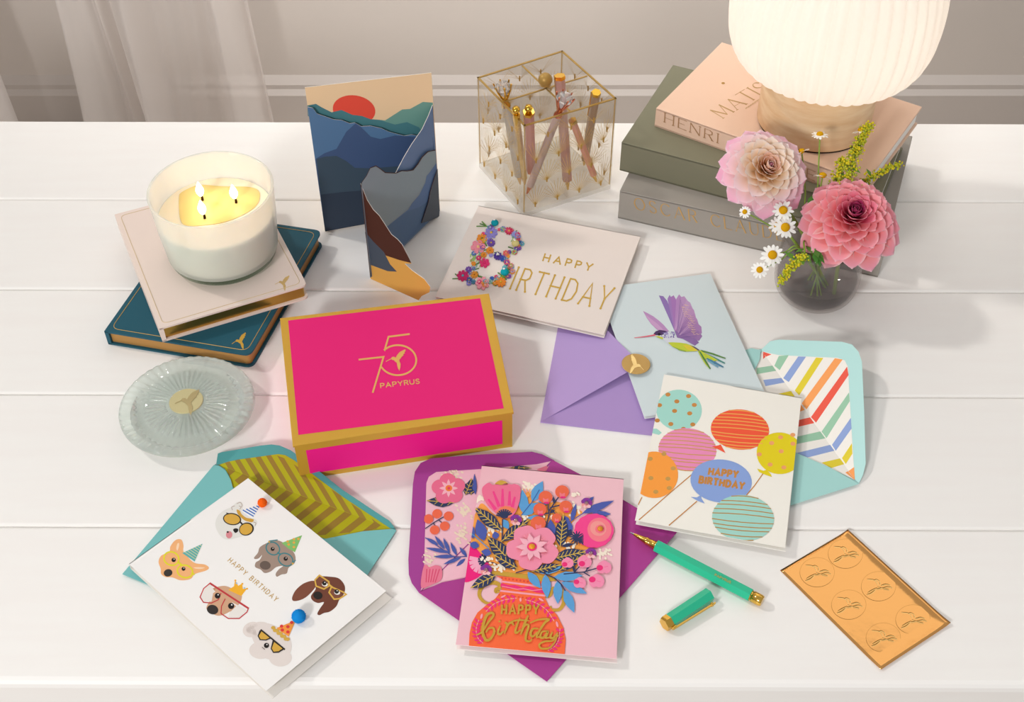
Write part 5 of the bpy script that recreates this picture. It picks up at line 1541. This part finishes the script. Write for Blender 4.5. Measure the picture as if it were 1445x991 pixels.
# ================================================================== STACKED BOOKS
def book(name, label, o, u, v, L, Dp, z0, z1, cover, pages, spine_r=.0, cov=.0026, over=.0025, spec='cloth'):
    o = Vector((o[0], o[1], 0)); u = Vector((*u, 0)).normalized(); v = Vector((*v, 0)); v = (v - u * v.dot(u)).normalized()
    c = o + u * L / 2 + v * Dp / 2
    rt = thing(name, label, 'book', (c.x, c.y, z0), 'books stacked under the lamp')
    P = lambda a, b, z: o + u * a + v * b + UP * z
    for nm, za in (('front_cover', z1 - cov), ('back_cover', z0)):
        m = MB(); m.box(P(0, 0, za), u * L, v * Dp, UP * cov, (cover, spec)); m.build(nm, rt, bevel=.0006)
    m = MB(); m.box(P(0, 0, z0 + .0002), u * L, v * .003, UP * (z1 - z0 - .0004), (cover, spec)); m.build('spine', rt, bevel=.0006)
    m = MB(); m.box(P(over, .0032, z0 + cov), u * (L - 2 * over), v * (Dp - .0032 - over), UP * (z1 - z0 - 2 * cov), (pages, 'paper')); m.build('page_block', rt)
    return rt, Plane(P(0, 0, z0), v), o, u, v
HB1, HB2, HB3 = .0375, .0748, .0982
gb, gsp, *_ = book('book', 'thick grey cloth book at the bottom of the stack, gilt lettering on its spine', (.1146, 1.0472), (.938, -.346), (.35, .93), .279, .208, TZ, TZ + HB1, 'a19b93', 'f2efe9')
ob, osp, *_ = book('book', 'thick olive green book in the middle of the stack with a plain spine', (.1163, 1.0825), (.91, -.414), (.42, .9), .271, .165, TZ + HB1 + .0002, TZ + HB2, '7f7d68', 'f4f1ea')
pb_, psp, po, pu, pv = book('book', 'blush pink art book on top of the stack, carrying the lamp', (.1534, 1.1114), (.8375, -.546), (.55, .83), .2365, .157, TZ + HB2 + .0002, TZ + HB3, 'e8c6ae', 'f6f3ee')
Zs = zt(860, 60, .2825)
a = Art(gsp, z=Zs, base=.0002); a.text('OSCAR CLAUDE', (128, 832), (868, 993), (-6, -58), 6, ('cba366', 'satin'), gap=.42, contrast=.7, serif=.06); a.build('spine_title', gb, 'thin gold spine lettering')
a = Art(psp, z=Zs, base=.0002); a.text('HENRI MATISSE', (275, 398), (1020, 690), (3, -46), 5.5, ('b98f6a', 'satin'), gap=.38, contrast=.65, serif=.09); a.build('spine_title', pb_, 'bronze spine lettering')
a = Art(level(HB3), z=Zs, base=.0002); a.text('MATISSE', (570, 378), (905, 175), (-70, -38), 5.5, ('c19c68', 'satin'), gap=.30, contrast=.65, serif=.08)
a.ell((568, 203), 9, 5, ('b3863f', 'ink'))
for k in range(9): a.line([(680 + k * 11, 330 - k * 7.4), (687 + k * 11, 324 - k * 7.4)], 5, ('cfae84', 'ink'))
a.build('cover_title', pb_, 'bronze cover lettering')

# ================================================================== LAMP
lc = Vector((.316, 1.087, TZ + HB3 + .0003))
lamp = thing('table_lamp', 'glowing mushroom lamp with a ribbed milk-glass shade on a pale wooden base', 'lamp', lc)
m = MB(); m.lathe(lc, [(.0001, .0012), (.0570, .0012), (.0585, .003), (.0585, .061), (.0575, .064), (.0001, .064)], ('e2b98c', 'wood'), 96); m.build('base', lamp)
m = MB(); m.lathe(lc, [(.0001, 0), (.0572, 0), (.0572, .0012), (.0001, .0012)], ('2b2724', 'felt'), 64); m.build('foot_pad', lamp, 'thin black foot pad')
m = MB()
shp = [(.0560, .0515), (.0700, .0520), (.0840, .0570), (.0950, .0660), (.1025, .0780), (.1070, .0930), (.1090, .1100), (.1090, .1300), (.1070, .1500), (.1010, .1750), (.0900, .1980), (.0720, .2160), (.0450, .2270), (.0200, .2300), (.0001, .2302)]
shp = smooth_pts([(r_ * .93 if r_ > .056 else r_, z_ + .0140) for r_, z_ in shp], False, 4)
def rib(a_, i):
    t = min(1, i / 10) * min(1, (len(shp) - 1 - i) / 10)
    return 1 + .050 * t * abs(math.sin(a_ * 22)) - .034 * t
m.lathe(lc, shp, ('fffcf7', 'shade'), 480, True, rib)
m.build('shade', lamp)
m = MB(); m.lathe(lc, [(.0001, .0642), (.016, .0642), (.016, .080), (.0001, .0802)], ('e9e4dd', 'plastic'), 24); m.build('socket', lamp)
m = MB(); m.ball(lc + UP * .118, .030, ('ffeedd', 'bulb'), 24, 16); m.build('bulb', lamp)
bd = bpy.data.lights.new('bulb_light', 'POINT'); bd.energy = 0.56; bd.color = (1, .90, .80); bd.shadow_soft_size = .034
bo_ = bpy.data.objects.new('bulb_light', bd); C.objects.link(bo_); bo_.location = lc + UP * .118

# ================================================================== VASE AND FLOWERS
vc = Vector((.3045, .9235, TZ))
vase = thing('vase', 'small smoky glass vase of flowers in front of the books', 'vase', vc)
outer = [(.0001, .0008), (.022, .0008), (.0300, .0035), (.0375, .0105), (.0410, .020), (.0418, .032), (.0412, .050), (.0402, .066), (.0396, .0745), (.0390, .0756)]
inner = [(.0390, .0756), (.0383, .0745), (.0388, .066), (.0398, .050), (.0403, .032), (.0394, .0215), (.036, .0125), (.029, .0065), (.021, .0045), (.0001, .0045)]
m = MB(); m.lathe(vc, smooth_pts(outer, False, 3), ('f3f1f0', 'smoke'), 72); m.lathe(vc, smooth_pts(inner, False, 3), ('fbfafa', 'smoke'), 72); m.build('glass_body', vase)
m = MB(); WL = .0305
m.lathe(vc, [(.0001, .0050), (.021, .0050), (.029, .0070), (.0352, .0135), (.0384, .0222), (.0392, WL)], ('bab4b4', 'water'), 64)
m.lathe(vc, [(.0392, WL), (.0388, WL - .0004), (.0001, WL - .0004)], ('fbfafa', 'clear'), 64); m.build('water', vase, 'shallow dark-looking water')

def stem(m, pts, r, col='6f9a3a', seg=8):
    pts = smooth_pts([tuple(p) for p in pts], False, 6)
    m.tube(pts, r, (col, 'plant'), seg)

def lerp(a_, b_, t): return tuple(a_[i] + (b_[i] - a_[i]) * t for i in range(len(a_)))

def dahlia(label, head, axis, rad, n, pal, foot, rim, seedv):
    """pal: list of (t, base colour, tip colour)"""
    rr = random.Random(seedv)
    rt = thing('dahlia', label, 'flower', foot)
    ax = Vector(axis).normalized()
    m = MB(); stem(m, [foot, rim, head - ax * rad * .5, head - ax * rad * .12], [.0020] * 19, '7d8f45'); m.build('stem', rt)
    s1 = ax.orthogonal().normalized(); s2 = ax.cross(s1)
    m = MB()
    ga = math.pi * (3 - math.sqrt(5))
    for k in range(n):
        t = (k + .5) / n                                  # 0 centre .. 1 rim
        an = k * ga + rr.uniform(-.06, .06)
        er = s1 * math.cos(an) + s2 * math.sin(an)
        et = ax.cross(er)
        th = math.radians(4 + 88 * t ** .62 + rr.uniform(-4, 4))      # opening away from the axis
        Ln = rad * (.22 + .80 * t ** .75) * rr.uniform(.93, 1.04)
        Wd = rad * (.055 + .26 * t ** .8) * rr.uniform(.92, 1.08)
        b0 = head + er * rad * .10 * t - ax * rad * (.06 + .34 * t)
        cupv = (1 - .45 * t) * 1.0
        NU, NV_ = 10, 7
        vs, cs, fs = [], [], []
        cb, ct = pal(t)
        for i in range(NU + 1):
            u = 1 - (1 - i / NU) ** 1.7
            ang = th - (1 - t) * .55 * (u - .3) + t * .25 * u * u
            d = er * math.sin(ang) + ax * math.cos(ang)
            nr = ax * math.sin(ang) - er * math.cos(ang)             # inner (upper) side of the petal
            wv = Wd * (.30 + .70 * min(1, u * 1.5)) * math.sqrt(max(0, 1 - (max(0, u - .55) / .45) ** 3.0))
            if i == NU: wv = Wd * .10
            for j in range(NV_):
                s_ = -1 + 2 * j / (NV_ - 1)
                p = b0 + d * Ln * u + et * wv * s_ + nr * (wv * cupv * s_ * s_ * (1 - .72 * u) + Ln * .05 * math.sin(u * 2.4))
                p -= d * Ln * .05 * s_ * s_ * u
                vs.append(p)
                e_ = max(0, (u - .5) / .5) ** 1.1
                c_ = lerp(cb, ct, min(1, e_))
                cs.append(lerp(c_, (1, .93, .93, 1), .55 * t * max(s_ ** 6 * min(1, u * 2), max(0, (u - .93) / .07) ** 2)))
        for i in range(NU):
            for j in range(NV_ - 1):
                q0 = i * NV_ + j
                fs.append((q0, q0 + 1, q0 + NV_ + 1, q0 + NV_))
        m.add(vs, fs, ('f4b0b8', 'petal'), True, cs)
    m.build('petals', rt)
    m = MB()
    for k in range(7):
        an = 2 * math.pi * k / 7; er = s1 * math.cos(an) + s2 * math.sin(an)
        b0 = head - ax * rad * .36
        m.add([b0, b0 + er * rad * .28 + ax.cross(er) * rad * .1 - ax * rad * .02, b0 + er * rad * .62 - ax * rad * .02, b0 + er * rad * .28 - ax.cross(er) * rad * .1 - ax * rad * .02], [(0, 1, 2, 3)], ('7d9440', 'plant'))
    m.build('sepals', rt)
    return rt
sc_ = lambda h: srgb(h)
def pal_pale(t):
    if t < .09: return sc_('8d3a55'), sc_('d68da0')
    if t < .28: return sc_('f0bd86'), sc_('fadbd2')
    if t < .6: return sc_('f3cd96'), sc_('fff3ee')
    return lerp(sc_('f9e0bb'), sc_('ffe6ec'), (t - .6) / .4), lerp(sc_('ffe9ee'), sc_('ffa8d2'), (t - .6) / .4)
def pal_rose(t):
    if t < .07: return sc_('6a1433'), sc_('7d2243')
    if t < .22: return sc_('98174c'), sc_('bf3c70')
    if t < .40: return sc_('d8446a'), sc_('ffa2b6')
    return lerp(sc_('f4808a'), sc_('ff9a84'), (t - .40) / .60), lerp(sc_('ffb4bc'), sc_('ffaac4'), (t - .40) / .60)
hL = at(1084, 236, .140); hR = at(1205, 302, .112)
def rimpt(dx, dy, z=.078): return vc + Vector((dx, dy, z))
dahlia('pale pink and cream dahlia at the left of the vase', hL, (.10, -.52, .80), .0435, 92, pal_pale, vc + Vector((.012, .006, .008)), rimpt(-.022, .004), 5)
dahlia('coral pink dahlia with a dark magenta centre at the right of the vase', hR, (-.04, -.40, .90), .0470, 100, pal_rose, vc + Vector((.018, -.010, .012)), rimpt(.012, -.014), 9)

def chamomile(label, head, axis, rad, foot, rim, seedv, closed=0.0):
    rr = random.Random(seedv)
    rt = thing('chamomile', label, 'flower', foot, 'white chamomile flowers in the vase')
    ax = Vector(axis).normalized()
    m = MB(); stem(m, [foot, rim, (rim + head) / 2 - ax * .004, head - ax * .001], [.0007] * 19, '8fae4a', 6); m.build('stem', rt)
    s1 = ax.orthogonal().normalized(); s2 = ax.cross(s1)
    m = MB(); n = 13
    for k in range(n):
        an = 2 * math.pi * k / n + rr.uniform(-.1, .1); er = s1 * math.cos(an) + s2 * math.sin(an); et = ax.cross(er)
        L = rad * rr.uniform(.9, 1.08); w = rad * .155
        dn = rr.uniform(-.22, .05) + closed
        pts = [head + er * rad * .25]
        vs = [head + er * rad * .25 + et * w * .5, head + er * rad * .25 - et * w * .5]
        for u, ww in ((.55, 1.0), (.85, .9), (1.0, .35)):
            b_ = head + er * L * u + ax * L * dn * u * u
            vs += [b_ + et * w * ww, b_ - et * w * ww]
        m.add(vs, [(0, 1, 3, 2), (2, 3, 5, 4), (4, 5, 7, 6)], ('f7f6f2', 'plant'), True)
    m.build('petals', rt)
    m = MB(); m.ball(head + ax * rad * .06, rad * .40, ('e0a81c', 'felt'), 16, 10, (1, 1, .75), ax); m.build('yellow_center', rt)
    return rt
for i, (px, py, h, ax, rd, lab) in enumerate((
    (1157, 190, .150, (-.1, .25, .95), .0085, 'side-on white chamomile standing highest, in front of the lamp base'),
    (1131, 214, .140, (-.4, .55, .7), .0085, 'white chamomile turned away, tucked behind the right of the pale dahlia'),
    (1161, 248, .122, (.2, .5, .8), .0095, 'white chamomile half hidden above the coral dahlia'),
    (1105, 297, .112, (.0, -.45, .85), .0105, 'white chamomile just under the pale dahlia'),
    (1108, 321, .100, (.05, -.7, .7), .0110, 'large round white chamomile in front of the grey book spine'),
    (1097, 318, .094, (-.3, -.6, .7), .0085, 'white chamomile peeping out behind the large round one'),
    (1090, 360, .082, (-.1, -.65, .75), .0110, 'white chamomile low at the left over the bare planks'),
    (1072, 381, .074, (-.2, -.55, .8), .0080, 'small white chamomile, lowest and farthest left'),
    (1051, 299, .110, (-.3, -.6, .6), .0060, 'tiny white chamomile below the left edge of the pale dahlia'),
    (1216, 184, .150, (-.2, .5, .8), .0095, 'white chamomile at the tip of the tall goldenrod'))):
    hd = at(px, py, h)
    dirv = Vector((hd.x - vc.x, hd.y - vc.y, 0)); dirv = dirv.normalized() if dirv.length > 1e-4 else Vector((1, 0, 0))
    chamomile(lab, hd, ax, rd, vc - dirv * .012 + Vector((0, 0, .010)), vc + dirv * .033 + UP * .077, 20 + i)

def goldenrod(label, pts, foot, rim, seedv, dens, spread):
    rr = random.Random(seedv)
    rt = thing('goldenrod', label, 'flower', foot, 'goldenrod sprigs in the vase')
    m = MB(); stem(m, [foot, rim] + pts, [.0009] * (6 * (len(pts) + 1) + 1), '7f9a35', 6)
    b = MB(); lf = MB()
    path = smooth_pts([tuple(rim)] + [tuple(p) for p in pts], False, 10)
    N = len(path); st_ = int(N * .38)
    for i in range(st_, N):
        t = (i - st_) / max(1, N - 1 - st_)
        p = Vector(path[i])
        for k in range(dens):
            an = rr.uniform(0, 6.28)
            dv = Vector((math.cos(an), math.sin(an) * .8, rr.uniform(.1, .9))).normalized()
            L = spread * (1.1 - .75 * t) * rr.uniform(.4, 1.0)
            m.tube([p, p + dv * L], .0003, ('8fa53c', 'plant'), 4, False)
            for j in range(4):
                q_ = p + dv * L * (.45 + .18 * j) + Vector((rr.gauss(0, .0016), rr.gauss(0, .0016), rr.gauss(0, .0016)))
                b.ball(q_, rr.uniform(.0007, .0014), (rr.choice(['d8c81f', 'c8c42a', 'b7bf2c', 'a9b536', 'e0cc24']), 'plant'), 7, 5)
    for k in range(6):
        p = Vector(path[int(N * (.1 + .5 * k / 6))]); an = rr.uniform(0, 6.28); dv = Vector((math.cos(an), math.sin(an), rr.uniform(-.2, .5))).normalized(); sd_ = dv.cross(UP).normalized()
        L = rr.uniform(.010, .018)
        lf.add([p, p + dv * L * .5 + sd_ * L * .17, p + dv * L - UP * L * .15, p + dv * L * .5 - sd_ * L * .17], [(0, 1, 2, 3)], ('5f8f3a', 'plant'), True)
    m.build('stem', rt); o = b.build('flower_buds', rt, kind='stuff'); lf.build('leaves', rt)
    return rt
goldenrod('tall goldenrod sprig rising behind the coral dahlia', [at(1186, 285, .105), at(1198, 240, .125), at(1212, 205, .142), at(1226, 178, .156)], vc + Vector((.0, .012, .01)), rimpt(.010, .022), 31, 4, .012)
goldenrod('second goldenrod sprig, close against the left of the tall one', [at(1178, 280, .100), at(1182, 250, .114), at(1188, 225, .122)], vc + Vector((.004, .010, .01)), rimpt(.004, .020), 32, 3, .010)
goldenrod('goldenrod sprig arching to the right above the coral dahlia', [at(1215, 265, .108), at(1240, 245, .114), at(1268, 233, .117)], vc + Vector((-.004, .012, .01)), rimpt(.020, .020), 33, 2, .006)
goldenrod('yellow-green goldenrod sprig hanging over the left rim of the vase', [at(1135, 362, .082), at(1118, 375, .076), at(1102, 398, .066)], vc + Vector((.014, .002, .012)), rimpt(-.022, -.010, .079), 34, 3, .006)
for lab, pts, base_ in (('small green leaf sprig between the two dahlias', ((1148, 285, .100), (1138, 292, .1)), (-.006, .018)), ('small green leaf sprig under the coral dahlia', ((1157, 368, .082), (1150, 352, .085)), (-.008, -.012))):
    foot = vc + Vector((.004, .004, .010))
    rt = thing('leaf_sprig', lab, 'leaf', foot)
    m = MB(); stem(m, [foot, vc + Vector((*base_, .070)), at(*pts[1])], [.0008] * 13, '6f8f3a', 6); m.build('stem', rt)
    m = MB(); rr = random.Random(3)
    for k in range(5):
        p = at(*pts[0]) + Vector((rr.uniform(-.006, .006), rr.uniform(-.004, .004), rr.uniform(-.006, .006))); q_ = at(*pts[1])
        dv = (p - q_).normalized() if (p - q_).length > 1e-4 else Vector((1, 0, 0)); sd_ = dv.cross(UP).normalized(); L = rr.uniform(.012, .02)
        m.add([q_, q_ + dv * L * .5 + sd_ * L * .2, q_ + dv * L, q_ + dv * L * .5 - sd_ * L * .2], [(0, 1, 2, 3)], ('4f8336', 'plant'))
    m.build('leaves', rt)
